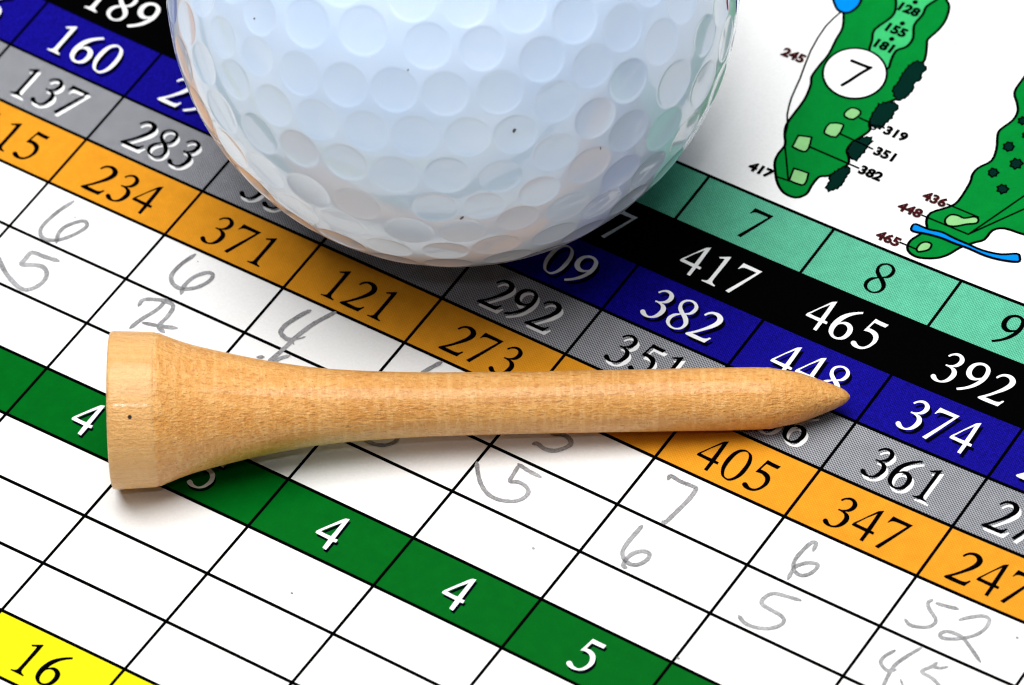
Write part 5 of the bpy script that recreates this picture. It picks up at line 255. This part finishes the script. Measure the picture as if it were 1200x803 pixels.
def sheet():
    xs = np.concatenate([np.linspace(-0.09, -0.032, 12), np.linspace(-0.03, 0.10, 131), np.linspace(0.103, 0.15, 10)])
    ys = np.concatenate([np.linspace(-0.13, -0.072, 12), np.linspace(-0.07, 0.03, 101), np.linspace(0.033, 0.09, 12)])
    v = []; f = []
    nx, ny = len(xs), len(ys)
    for y in ys:
        for x in xs: v.append((x, y, card_z(x, y)))
    for y in ys:
        for x in xs: v.append((x, y, card_z(x, y) - 0.0003))
    o = nx * ny
    for j in range(ny - 1):
        for i in range(nx - 1):
            a = j * nx + i
            f.append((a, a + 1, a + nx + 1, a + nx))
            f.append((o + a, o + a + nx, o + a + nx + 1, o + a + 1))
    for i in range(nx - 1):
        f.append((i, o + i, o + i + 1, i + 1)); a = (ny - 1) * nx + i; f.append((a, a + 1, o + a + 1, o + a))
    for j in range(ny - 1):
        a = j * nx; f.append((a, a + nx, o + a + nx, o + a)); a = j * nx + nx - 1; f.append((a, o + a, o + a + nx, a + nx))
    me = bpy.data.meshes.new('paper_sheet')
    me.from_pydata(v, [], f)
    return link('paper_sheet', me, paper_mat, card, smooth=False)
sh = sheet()
sh.data.polygons.foreach_set('use_smooth', [True] * len(sh.data.polygons))

LAY = 0.010  # mm between ink layers
def flat(name, polys, mat, parent, layer, cut=0.0, label=None):
    """polys: list of contour lists ([outer, hole, ...]) in card mm -> one thin print layer lying on the card"""
    bm = bmesh.new()
    for q, contours in enumerate(polys):
        flatl = [Vector((x, y, 0)) for c in contours for x, y in c]
        tris = tessellate_polygon([[Vector((x, y, 0)) for x, y in c] for c in contours])
        vv = [bm.verts.new((p.x, p.y, q * 0.0015)) for p in flatl]
        for t in tris:
            a, b, c = (flatl[i] for i in t)
            ar = (b - a).cross(c - a).z
            if abs(ar) < 1e-9: continue
            t = t if ar > 0 else (t[0], t[2], t[1])
            try: bm.faces.new([vv[i] for i in t])
            except ValueError: pass
    if cut > 0:
        xs = [v.co.x for v in bm.verts]; ys = [v.co.y for v in bm.verts]
        for ax, lo, hi in ((0, min(xs), max(xs)), (1, min(ys), max(ys))):
            k = math.ceil(lo / cut) * cut
            while k < hi:
                co = Vector((k, 0, 0)) if ax == 0 else Vector((0, k, 0))
                no = Vector((1, 0, 0)) if ax == 0 else Vector((0, 1, 0))
                bmesh.ops.bisect_plane(bm, geom=bm.verts[:] + bm.edges[:] + bm.faces[:], dist=1e-5, plane_co=co, plane_no=no)
                k += cut
    for v in bm.verts:
        x, y = v.co.x * 1e-3, v.co.y * 1e-3
        v.co = Vector((x, y, card_z(x, y) + (layer * LAY + v.co.z) * 1e-3))
    me = bpy.data.meshes.new(name)
    bm.to_mesh(me); bm.free()
    o = link(name, me, mat, parent)
    if label: o['label'] = label
    return o

def rect(x0, y0, x1, y1): return [[[x0, y0], [x1, y0], [x1, y1], [x0, y1]]]

def ribbon(pts, w, closed=False, cap=True, wob=0.0, taper=False):
    """outline of a pen line of width w (mm) along pts"""
    P = np.array(pts, float); n = len(P)
    if closed: T = np.roll(P, -1, 0) - np.roll(P, 1, 0)
    else:
        T = np.empty_like(P); T[1:-1] = P[2:] - P[:-2]; T[0] = P[1] - P[0]; T[-1] = P[-1] - P[-2]
    T /= np.maximum(np.linalg.norm(T, axis=1), 1e-9)[:, None]
    Nn = np.stack([-T[:, 1], T[:, 0]], 1)
    ww = np.full(n, w / 2.0)
    if wob: ww = ww * np.array([1 + random.uniform(-wob, wob) for _ in range(n)])
    if taper:
        ww[0] *= .55; ww[-1] *= .45
    L = P + Nn * ww[:, None]; Rr = P - Nn * ww[:, None]
    return L, Rr, P, T, ww

def stroke_obj(name, strokes, mat, parent, layer, label=None, cut=0, wob=0.0, taper=False):
    """strokes: list of (pts, width, closed) -> quads strips joined in one mesh"""
    bm = bmesh.new()
    for q, (pts, w, closed) in enumerate(strokes):
        # resample so that the strip follows the card
        L, Rr, P, T, ww = ribbon(pts, w, closed, wob=wob, taper=taper)
        z = q * 0.0022
        n = len(P)
        lv = [bm.verts.new((a[0], a[1], z)) for a in L]; rv = [bm.verts.new((a[0], a[1], z)) for a in Rr]
        for i in range(n if closed else n - 1):
            j = (i + 1) % n
            try:
                f = bm.faces.new((rv[i], rv[j], lv[j], lv[i]))
            except ValueError: pass
        if not closed:
            for e, s in ((0, -1), (n - 1, 1)):
                base = math.atan2(T[e][1] * s, T[e][0] * s)
                arc = [bm.verts.new((P[e][0] + ww[e] * math.cos(base + t), P[e][1] + ww[e] * math.sin(base + t), z)) for t in (-1.05, -0.5, 0, 0.5, 1.05)]
                first, last = (rv[e], lv[e]) if s > 0 else (lv[e], rv[e])
                bm.faces.new([first] + arc + [last])
    bmesh.ops.recalc_face_normals(bm, faces=bm.faces)
    bm.normal_update()
    for f in bm.faces:
        if f.normal.z < 0: f.normal_flip()
    for v in bm.verts:
        x, y = v.co.x * 1e-3, v.co.y * 1e-3
        v.co = Vector((x, y, card_z(x, y) + (layer * LAY + v.co.z) * 1e-3))
    me = bpy.data.meshes.new(name); bm.to_mesh(me); bm.free()
    o = link(name, me, mat, parent)
    if label: o['label'] = label
    return o

X0, X1 = -5 * COLW, 11 * COLW
def band(r, mat, label):
    y1, y0 = ROWY[r], ROWY[r + 1]
    return flat('colour_band', [rect(X0, y0, X1, y1)], mat, card, 1, cut=1.5, label=label)
band(0, teal_mat, 'teal band of hole numbers')
band(1, black_mat, 'black band with the longest yardages in white')
band(2, blue_mat, 'dark blue band with white yardages')
band(3, gray_mat, 'grey halftone band with black yardages')
band(4, orange_mat, 'orange band with black yardages')
band(8, green_mat, 'green par band with white numerals')
band(12, yellow_mat, 'yellow band at the bottom left')

for k in (0, 3, 4, 5, 6, 7, 8, 9, 10, 11, 12, 13):
    y = ROWY[k]
    pts = [[x, y] for x in np.arange(X0, X1 + .1, 1.5)]
    stroke_obj('grid_line', [(pts, 0.275, False)], black_mat, card, 2.0)
for k in range(-5, 12):
    x = k * COLW
    pts = [[x, y] for y in np.arange(ROWY[13], ROWY[0] + .01, (ROWY[0] - ROWY[13]) / 44.0)]
    stroke_obj('grid_line', [(pts, 0.25, False)], black_mat, card, 2.4)

PITCH = 2.14
def number(text, cell, row, mat, sh_mat=None, off=(0, 0), slot0=None, base=None, pre=''):
    y = ROWY[row + 1] + (base if base is not None else 1.0)
    n = len(text)
    cx = (cell + 0.5) * COLW - (0.72 if cell == 7 else 0.0)   # the totals column is wider and set further left
    polys = []; polys_s = []
    for i, ch in enumerate(text):
        if ch == ' ': continue
        x = cx + (i - (n - 1) / 2.0) * PITCH
        g = GLYPH[pre + ch]
        polys.append([[[x + a, y + b] for a, b in c] for c in g])
    o = flat('printed_number', polys, mat, card, 4.2, label='printed figure ' + text.strip())
    if sh_mat:
        sp = [[[[a + off[0], b + off[1]] for a, b in c] for c in g] for g in polys]
        s = flat('number_shadow', sp, sh_mat, o, 3.3)
    return o

for t, c in (('6', 3), ('7', 4), ('8', 5), ('9', 6)): number(t, c, 0, black_mat, base=0.77)
for t, c in (('189', -1), ('  7', 3), ('417', 4), ('465', 5), ('392', 6)): number(t, c, 1, white_mat)
for t, c in (('  6', -2), ('160', -1), ('29 ', 0), (' 09', 3), ('382', 4), ('448', 5), ('374', 6), ('2  ', 7)):
    number(t, c, 2, white_mat, shadow_mat, OFF_blue)
for t, c in (('137', -1), ('283', 0), ('35 ', 1), ('292', 3), ('351', 4), ('436', 5), ('361', 6), ('27 ', 7)):
    number(t, c, 3, black_mat, white_mat, OFF_gray)
for t, c in (('115', -1), ('234', 0), ('371', 1), ('121', 2), ('273', 3), ('405', 5), ('347', 6), ('247', 7)):
    number(t, c, 4, black_mat, base=0.80)
for t, c in (('4', 1), ('5', 2), ('4', 3), ('4', 4), ('5', 5)):
    number(t, c, 8, white_mat, shadow_mat, OFF_green, pre='p')
number('16', 2, 12, black_mat, base=0.9)

# pencilled scores
for i, (txt, strokes) in enumerate(PENCIL):
    stroke_obj('pencil_score', [(s, w * 1.15, False) for s, w in strokes], pencil_mat, card, 5.0, label='pencilled score ' + txt, wob=0.10, taper=True)
for k, (x, y) in enumerate(GSPECK):
    r = random.uniform(0.05, 0.11)
    flat('pencil_speck', [[[[x + r * math.cos(t) * 1.3, y + r * math.sin(t)] for t in np.linspace(0, 2 * math.pi, 8, endpoint=False)]]], pencil_mat, card, 5.0)

# course maps
OUT = 0.23
m7 = flat('hole_map', [[FAIRWAY7]], fair_mat, card, 1, cut=2.0, label='green plan of hole 7 with its numbered disc')
stroke_obj('map_outline', [(FAIRWAY7, OUT, True)], black_mat, m7, 2)
flat('fairway_strip', [[STRIP7]], strip_mat, m7, 2.2, cut=2.0)
stroke_obj('map_outline', [(STRIP7, OUT, True)], black_mat, m7, 3)
for t in TREES:
    flat('tree_clump', [[t]], tree_mat, m7, 3.4)
    stroke_obj('map_outline', [(t, 0.14, True)], black_mat, m7, 4)
flat('pond', [[POND]], water_mat, m7, 3.2); stroke_obj('map_outline', [(POND, 0.22, True)], black_mat, m7, 4)
stroke_obj('map_line', [(l, 0.15, False) for l in MAPLINES[:6]], black_mat, m7, 4.6)
for t in TEEBOX:
    flat('tee_box', [[t]], pale_mat, m7, 4.8); stroke_obj('map_outline', [(t, 0.17, True)], black_mat, m7, 5.4)
stroke_obj('map_outline', [(DISCRING, 0.12, True)], black_mat, m7, 4.6)
flat('number_disc', [[DISC[::-1]]], white_mat, m7, 6, cut=2.0)
stroke_obj('map_outline', [(DISC, 0.19, True)], black_mat, m7, 7)
stroke_obj('disc_number', [(s, 0.30, False) for s in SEVEN], black_mat, m7, 7, label='figure 7 in the disc')
for x, y in DOTS:
    flat('yardage_dot', [[[[x + .22 * math.cos(t), y + .22 * math.sin(t)] for t in np.linspace(0, 6.283, 12, endpoint=False)]]], black_mat, m7, 5)
m8 = flat('hole_map', [[FAIRWAY8]], fair_mat, card, 1, cut=2.0, label='green plan of hole 8 crossed by a blue stream')
stroke_obj('map_outline', [(FAIRWAY8, OUT, True)], black_mat, m8, 2)
for b in BUSHES:
    flat('bush', [[b]], tree_mat, m8, 3); stroke_obj('map_outline', [(b, 0.14, True)], black_mat, m8, 4)
for g in GREENS8:
    flat('tee_box', [[g]], pale_mat, m8, 3); stroke_obj('map_outline', [(g, 0.18, True)], black_mat, m8, 4)
stroke_obj('map_line', [(l, 0.14, False) for l in MAPLINES[6:]], black_mat, m8, 4.6)
flat('stream', [[RIVER]], water_mat, m8, 5.4, cut=2.0); stroke_obj('map_outline', [(RIVER, 0.21, True)], black_mat, m8, 6)

def map_text(t, x, y, mat, parent, size=1.14):
    cu = bpy.data.curves.new('map_yardage', 'FONT')
    cu.body = t; cu.size = size; cu.align_x = 'CENTER'; cu.align_y = 'CENTER'
    cu.offset = 0.048 * size; cu.space_character = 1.02; cu.resolution_u = 3
    tmp = bpy.data.objects.new('map_yardage', cu); col.objects.link(tmp)
    dg = bpy.context.evaluated_depsgraph_get()
    me = bpy.data.meshes.new_from_object(tmp.evaluated_get(dg))
    bpy.data.objects.remove(tmp); bpy.data.curves.remove(cu)
    xs = [v.co.x for v in me.vertices]; ys = [v.co.y for v in me.vertices]
    mx, my = (min(xs) + max(xs)) / 2, (min(ys) + max(ys)) / 2
    for v in me.vertices:
        px, py = ((v.co.x - mx) * 1.14 + x) * 1e-3, ((v.co.y - my) + y) * 1e-3
        v.co = Vector((px, py, card_z(px, py) + 8 * LAY * 1e-3))
    me.materials.clear()
    me.name = 'map_yardage'
    o = link('map_yardage', me, mat, parent); o['label'] = 'small printed ' + t
for t, (x, y), c in MAPTEXT:
    map_text(t, x, y, maroon_mat if c else black_mat, m8 if t in ('436', '448', '465') else m7)

# ---------------------------------------------------------------- the golf ball
BR = 0.021335
bc = Vector(BALL)
ball = bpy.data.objects.new('golf_ball', None)
col.objects.link(ball)
ball.location = (bc.x, bc.y, bc.z - BR)
ball['label'] = 'white dimpled golf ball resting on the scorecard behind the wooden tee'
ball['category'] = 'golf ball'

def ball_dirs(n):
    u = np.tan(np.linspace(-math.pi / 4, math.pi / 4, n + 1))
    A, B = np.meshgrid(u, u, indexing='ij')
    one = np.ones_like(A)
    faces_d = [(A, B, one), (B, A, -one), (one, A, B), (-one, B, A), (B, one, A), (A, -one, B)]
    V = []; F = []
    for k, (x, y, z) in enumerate(faces_d):
        v = np.stack([x, y, z], -1).reshape(-1, 3)
        v /= np.linalg.norm(v, axis=1)[:, None]
        V.append(v)
        i, j = np.meshgrid(np.arange(n), np.arange(n), indexing='ij')
        a = (i * (n + 1) + j).ravel() + k * (n + 1) ** 2
        F.append(np.stack([a, a + n + 1, a + n + 2, a + 1], 1))
    return np.concatenate(V), np.concatenate(F)

def dimple_depth(V):
    D = np.array([d[:3] for d in DIMPLE]); D /= np.linalg.norm(D, axis=1)[:, None]
    rr = np.array([d[3] for d in DIMPLE]) * 1e-3
    h = np.zeros(len(V))
    for s in range(0, len(V), 40000):
        c = V[s:s + 40000] @ D.T
        ang = np.arccos(np.clip(c, -1, 1)) * BR / rr[None]
        k = ang.argmin(1); q = ang[np.arange(len(k)), k]; r = rr[k]
        dep = 0.000145 * (r / 0.0017)
        prof = np.where(q < 1, (1 - q ** 2) ** 1.0, 0)
        # small rounding just at the rim
        edge = np.clip((1.05 - q) / 0.15, 0, 1); sm = edge * edge * (3 - 2 * edge)
        h[s:s + 40000] = -dep * (np.clip(1.06 - 0.92 * q ** 2, 0, None) * sm)
    return h

def build_ball():
    n = 330
    V, F = ball_dirs(n)
    h = dimple_depth(V)
    # weld the seams of the six patches
    key = np.round(V * 1e6).astype(np.int64)
    _, idx, inv = np.unique(key, axis=0, return_index=True, return_inverse=True)
    inv = inv.ravel()
    P = (V * (BR + h)[:, None])[idx]
    F = inv[F]
    me = bpy.data.meshes.new('dimpled_cover')
    me.vertices.add(len(P)); me.vertices.foreach_set('co', (P + np.array([0, 0, BR])).astype(np.float32).ravel())
    me.loops.add(F.size); me.loops.foreach_set('vertex_index', F.ravel().astype(np.int32))
    me.polygons.add(len(F)); me.polygons.foreach_set('loop_start', np.arange(0, F.size, 4, dtype=np.int32))
    me.polygons.foreach_set('loop_total', np.full(len(F), 4, dtype=np.int32))
    me.update(calc_edges=True); me.validate()
    me.polygons.foreach_set('use_smooth', [True] * len(me.polygons))
    # make sure the normals point outwards
    p0 = me.polygons[0]
    if (p0.center - Vector((0, 0, BR))).dot(p0.normal) < 0: me.flip_normals()
    m, nt, p = node_mat('ball_urethane')
    tc = N(nt, 'ShaderNodeTexCoord').outputs['Object']
    nb = noise(nt, tc, 160.0, 4.0)
    c = mixc(nt, ramp(nt, nb, 0.35, 0.7), (0.56, 0.70, 0.92, 1), (0.62, 0.74, 0.92, 1))
    ns = noise(nt, tc, 520.0, 6.0, 0.8)
    c = mixc(nt, mth(nt, 'MULTIPLY', ramp(nt, ns, 0.74, 0.80), 0.25), c, (0.40, 0.40, 0.42, 1))
    nt.links.new(c, p.inputs['Base Color'])
    p.inputs['Subsurface Weight'].default_value = 0.25
    p.inputs['Subsurface Radius'].default_value = (1.0, 0.9, 0.8)
    p.inputs['Subsurface Scale'].default_value = 0.0006
    p.inputs['Roughness'].default_value = 0.22
    p.inputs['Specular IOR Level'].default_value = 0.5
    p.inputs['Coat Weight'].default_value = 0.8
    p.inputs['Coat Roughness'].default_value = 0.04
    nr = noise(nt, tc, 2500.0, 4.0)
    bp = N(nt, 'ShaderNodeBump'); bp.inputs['Strength'].default_value = 0.05; bp.inputs['Distance'].default_value = 0.00005
    nt.links.new(nr, bp.inputs['Height']); nt.links.new(bp.outputs[0], p.inputs['Normal'])
    return link('dimpled_cover', me, m, ball)
cover = build_ball()

def on_ball(d, lift=0.00002):
    v = np.array([d]) / np.linalg.norm(d)
    return Vector(v[0] * (BR + dimple_depth(v)[0] + lift)) + Vector((0, 0, BR))

def ball_patch(name, centre, rx, ry, rot, mat, label=None, rings=4, seg=14):
    """small painted mark or speck following the cover"""
    cdir = Vector(centre).normalized()
    t1 = cdir.orthogonal().normalized(); t2 = cdir.cross(t1)
    bm = bmesh.new()
    def pt(a, r):
        x = rx * r * math.cos(a); y = ry * r * math.sin(a)
        xx = x * math.cos(rot) - y * math.sin(rot); yy = x * math.sin(rot) + y * math.cos(rot)
        return bm.verts.new(on_ball(cdir * BR + t1 * xx + t2 * yy))
    c0 = pt(0, 0); prev = None
    jit = [random.uniform(0.8, 1.15) for _ in range(seg)]
    for r in range(1, rings + 1):
        ring = [pt(2 * math.pi * k / seg, jit[k] * r / rings) for k in range(seg)]
        for k in range(seg):
            if prev is None: bm.faces.new((c0, ring[k], ring[(k + 1) % seg]))
            else: bm.faces.new((prev[k], ring[k], ring[(k + 1) % seg], prev[(k + 1) % seg]))
        prev = ring
    me = bpy.data.meshes.new(name); bm.to_mesh(me); bm.free()
    o = link(name, me, mat, ball, smooth=True)
    if label: o['label'] = label
    return o
dirt_mat = ink_mat('dirt_speck', (0.12, 0.11, 0.12, 1))
red_mat = ink_mat('red_mark_ink', (0.55, 0.01, 0.02, 1))
navy_mat = ink_mat('navy_mark_ink', (0.02, 0.02, 0.25, 1))
for d, rx, ry, ro in BALLSPECK:
    ball_patch('dirt_speck', d, rx * 1e-3, ry * 1e-3, ro, dirt_mat, rings=2, seg=8)
ball_patch('printed_mark', BALLMARK[0], 0.0006, 0.00012, 0.4, red_mat, 'red stroke of the print near the right edge')
ball_patch('printed_mark', BALLMARK[1], 0.0008, 0.00018, 0.4, navy_mat, 'navy stroke of the print near the right edge')

# ---------------------------------------------------------------- the tee
tee_o, tee_a, tee_l = TEE
tee_o = Vector(tee_o); tee_a = Vector(tee_a).normalized()
side = tee_a.cross(Vector((0, 0, 1))).normalized(); up = side.cross(tee_a).normalized()
tee = bpy.data.objects.new('golf_tee', None)
col.objects.link(tee)
base = Vector((tee_o.x, tee_o.y, 0.0))
tee.location = base
tee['label'] = 'plain varnished wooden golf tee lying on its side across the scorecard'
tee['category'] = 'golf tee'

def wood_material():
    m, nt, p = node_mat('varnished_wood')
    # frame of the grain: u along the tee, v and w across it
    tc = N(nt, 'ShaderNodeTexCoord').outputs['Object']
    rel = tee_o - base
    def dotn(vec):
        n = N(nt, 'ShaderNodeVectorMath', operation='DOT_PRODUCT'); nt.links.new(tc, n.inputs[0]); n.inputs[1].default_value = vec
        return n.outputs['Value']
    u = mth(nt, 'SUBTRACT', dotn(tee_a), rel.dot(tee_a))
    v = mth(nt, 'SUBTRACT', dotn(side), rel.dot(side))
    w = mth(nt, 'SUBTRACT', dotn(up), rel.dot(up))
    def vec(su, sv, sw):
        n = N(nt, 'ShaderNodeCombineXYZ')
        for i, (s, k) in enumerate(((u, su), (v, sv), (w, sw))): nt.links.new(mth(nt, 'MULTIPLY', s, k), n.inputs[i])
        return n.outputs[0]
    grain = noise(nt, vec(70, 900, 900), 1.0, 5.0, 0.6)        # long streaks
    broad = noise(nt, vec(22, 240, 240), 1.0, 3.0, 0.5)
    flecks = noise(nt, vec(1700, 5200, 5200), 1.0, 3.0, 0.65)  # short pores along the grain
    mott = noise(nt, vec(2600, 1500, 1500), 1.0, 4.0, 0.7)     # torn fibres
    chat = noise(nt, vec(2300, 160, 160), 1.0, 3.0, 0.6)       # turning chatter across the grain
    pores = noise(nt, vec(1500, 5200, 5200), 1.0, 2.0, 0.5)
    c = mixc(nt, ramp(nt, grain, 0.32, 0.68), (0.592, 0.262, 0.057, 1), (0.730, 0.372, 0.103, 1))
    c = mixc(nt, mth(nt, 'MULTIPLY', ramp(nt, broad, 0.45, 0.70), 0.35), c, (0.651, 0.276, 0.054, 1))
    c = mixc(nt, mth(nt, 'MULTIPLY', ramp(nt, chat, 0.50, 0.64), 0.40), c, (0.810, 0.476, 0.183, 1))
    c = mixc(nt, mth(nt, 'MULTIPLY', ramp(nt, mott, 0.50, 0.64), 0.50), c, (0.828, 0.496, 0.191, 1))
    c = mixc(nt, mth(nt, 'MULTIPLY', ramp(nt, flecks, 0.53, 0.66), 0.62), c, (0.454, 0.166, 0.030, 1))
    c = mixc(nt, mth(nt, 'MULTIPLY', ramp(nt, pores, 0.69, 0.75), 0.7), c, (0.237, 0.085, 0.017, 1))
    # the turned head band is paler, bare wood
    hb = mth(nt, 'MULTIPLY', ramp(nt, u, 0.00355, 0.0037, 1.0, 0.0), 0.68)
    lines = noise(nt, vec(30, 2600, 2600), 1.0, 2.0, 0.5)
    cp = mixc(nt, ramp(nt, lines, 0.35, 0.65), (0.671, 0.366, 0.129, 1), (0.750, 0.453, 0.186, 1))
    c = mixc(nt, hb, c, cp)
    # one tiny dark knot on the head band
    kn = mth(nt, 'ADD', mth(nt, 'POWER', mth(nt, 'DIVIDE', mth(nt, 'SUBTRACT', u, 0.0019), 0.00016), 2.0),
             mth(nt, 'POWER', mth(nt, 'DIVIDE', mth(nt, 'SUBTRACT', v, KNOT[0]), 0.00012), 2.0))
    kn = mth(nt, 'MULTIPLY', ramp(nt, kn, 0.5, 1.3, 1.0, 0.0), ramp(nt, w, 0.0, 0.0005))
    c = mixc(nt, kn, c, (0.02, 0.012, 0.01, 1))
    # faint yellow-green tint towards the underside of the flare
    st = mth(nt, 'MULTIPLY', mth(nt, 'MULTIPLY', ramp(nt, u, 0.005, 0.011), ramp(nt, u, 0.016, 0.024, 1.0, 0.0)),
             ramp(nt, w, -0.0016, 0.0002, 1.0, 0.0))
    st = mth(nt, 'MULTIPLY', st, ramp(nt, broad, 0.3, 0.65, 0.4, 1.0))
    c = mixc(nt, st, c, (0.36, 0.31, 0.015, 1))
    nt.links.new(c, p.inputs['Base Color'])
    p.inputs['Roughness'].default_value = 0.5
    nt.links.new(ramp(nt, mott, 0.35, 0.7, 0.5, 0.32), p.inputs['Roughness'])
    p.inputs['Specular IOR Level'].default_value = 0.3
    p.inputs['Coat Weight'].default_value = 0.28
    nt.links.new(ramp(nt, flecks, 0.35, 0.65, 0.07, 0.24), p.inputs['Coat Roughness'])
    p.inputs['Subsurface Weight'].default_value = 0.12
    p.inputs['Subsurface Radius'].default_value = (1.0, 0.55, 0.25)
    p.inputs['Subsurface Scale'].default_value = 0.0007
    hgt = mth(nt, 'ADD', mth(nt, 'MULTIPLY', flecks, 0.8), mth(nt, 'ADD', mth(nt, 'MULTIPLY', mott, 0.9), mth(nt, 'MULTIPLY', grain, 0.5)))
    bp = N(nt, 'ShaderNodeBump'); bp.inputs['Strength'].default_value = 1.0; bp.inputs['Distance'].default_value = 0.00018
    nt.links.new(hgt, bp.inputs['Height']); nt.links.new(bp.outputs[0], p.inputs['Normal'])
    return m
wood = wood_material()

prof = [(s * 1e-3, r * 1e-3) for s, r in TEEPROF]
def radius(s):
    """monotone interpolation of the turned profile"""
    if s <= prof[0][0]: return prof[0][1]
    for (a, ra), (b, rb) in zip(prof, prof[1:]):
        if s <= b:
            return ra + (rb - ra) * (s - a) / (b - a)
    return prof[-1][1] * max(0.0, (tee_l * 1e-3 - s) / (tee_l * 1e-3 - prof[-1][0])) ** 0.5

def smooth_radius(s, w=0.0009):
    if s < 0.0041 or s > 0.0485: w = 0.00015
    return sum(radius(s + w * k / 4) for k in range(-4, 5)) / 9.0

def turned(name, samples, close_start=None, cap_end=False, label=None):
    """surface of revolution along the tee axis; samples = [(s, r)]"""
    seg = 144; V = []; F = []
    for s, r in samples:
        c = tee_o + tee_a * s - base
        for k in range(seg):
            a = 2 * math.pi * k / seg
            V.append(c + side * (r * math.cos(a)) + up * (r * math.sin(a)))
    for i in range(len(samples) - 1):
        for k in range(seg):
            a = i * seg + k; b = i * seg + (k + 1) % seg
            F.append((a, b, b + seg, a + seg))
    me = bpy.data.meshes.new(name); me.from_pydata([tuple(v) for v in V], [], F)
    bm = bmesh.new(); bm.from_mesh(me)
    bmesh.ops.remove_doubles(bm, verts=bm.verts, dist=1e-7)
    bmesh.ops.recalc_face_normals(bm, faces=bm.faces)
    bm.to_mesh(me); bm.free()
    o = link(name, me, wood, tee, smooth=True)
    if label: o['label'] = label
    return o
RIM = prof[1][1]
cup = [(0.0030 * (1 - (q / 10.0) ** 2), RIM * 0.86 * q / 10.0) for q in range(0, 11)]
S0 = 0.00022
head = [(s + S0, max(r, 1e-6)) for s, r in cup] + [(S0, RIM * 0.885), (S0 - 0.00002, RIM * 0.955), (S0 + 0.00004, RIM * 0.985), (S0 + 0.00016, RIM * 0.997), (S0 + 0.0003, RIM)]
head += [(0.00052 + (0.0034 - 0.00052) * k / 12.0, RIM + (prof[2][1] - RIM) * k / 12.0) for k in range(1, 13)]
head += [(0.0035, prof[2][1] - 0.00002), (0.0036, prof[2][1] - 0.00007)]
# head_band is the turned rim with the cup, then flare + shaft, then the point
turned('head', head, label='pale head band with the cup for the ball')
H0 = 0.0036; r0h = prof[2][1] - 0.00007
body = []
for k in range(0, 241):
    s = H0 + (0.0489 - H0) * k / 240.0
    body.append((s, smooth_radius(s) if k else r0h))
turned('shaft', body)
ptn = []
e0 = 0.0489; e1 = tee_l * 1e-3
for k in range(0, 61):
    t = k / 60.0
    s = e0 + (e1 - e0) * (1 - (1 - t) ** 1.6)
    ptn.append((s, max(smooth_radius(s, 0.0002) if k < 60 else 1e-6, 1e-6)))
ptn[0] = (e0, body[-1][1])
turned('point', ptn, label='tapered point')
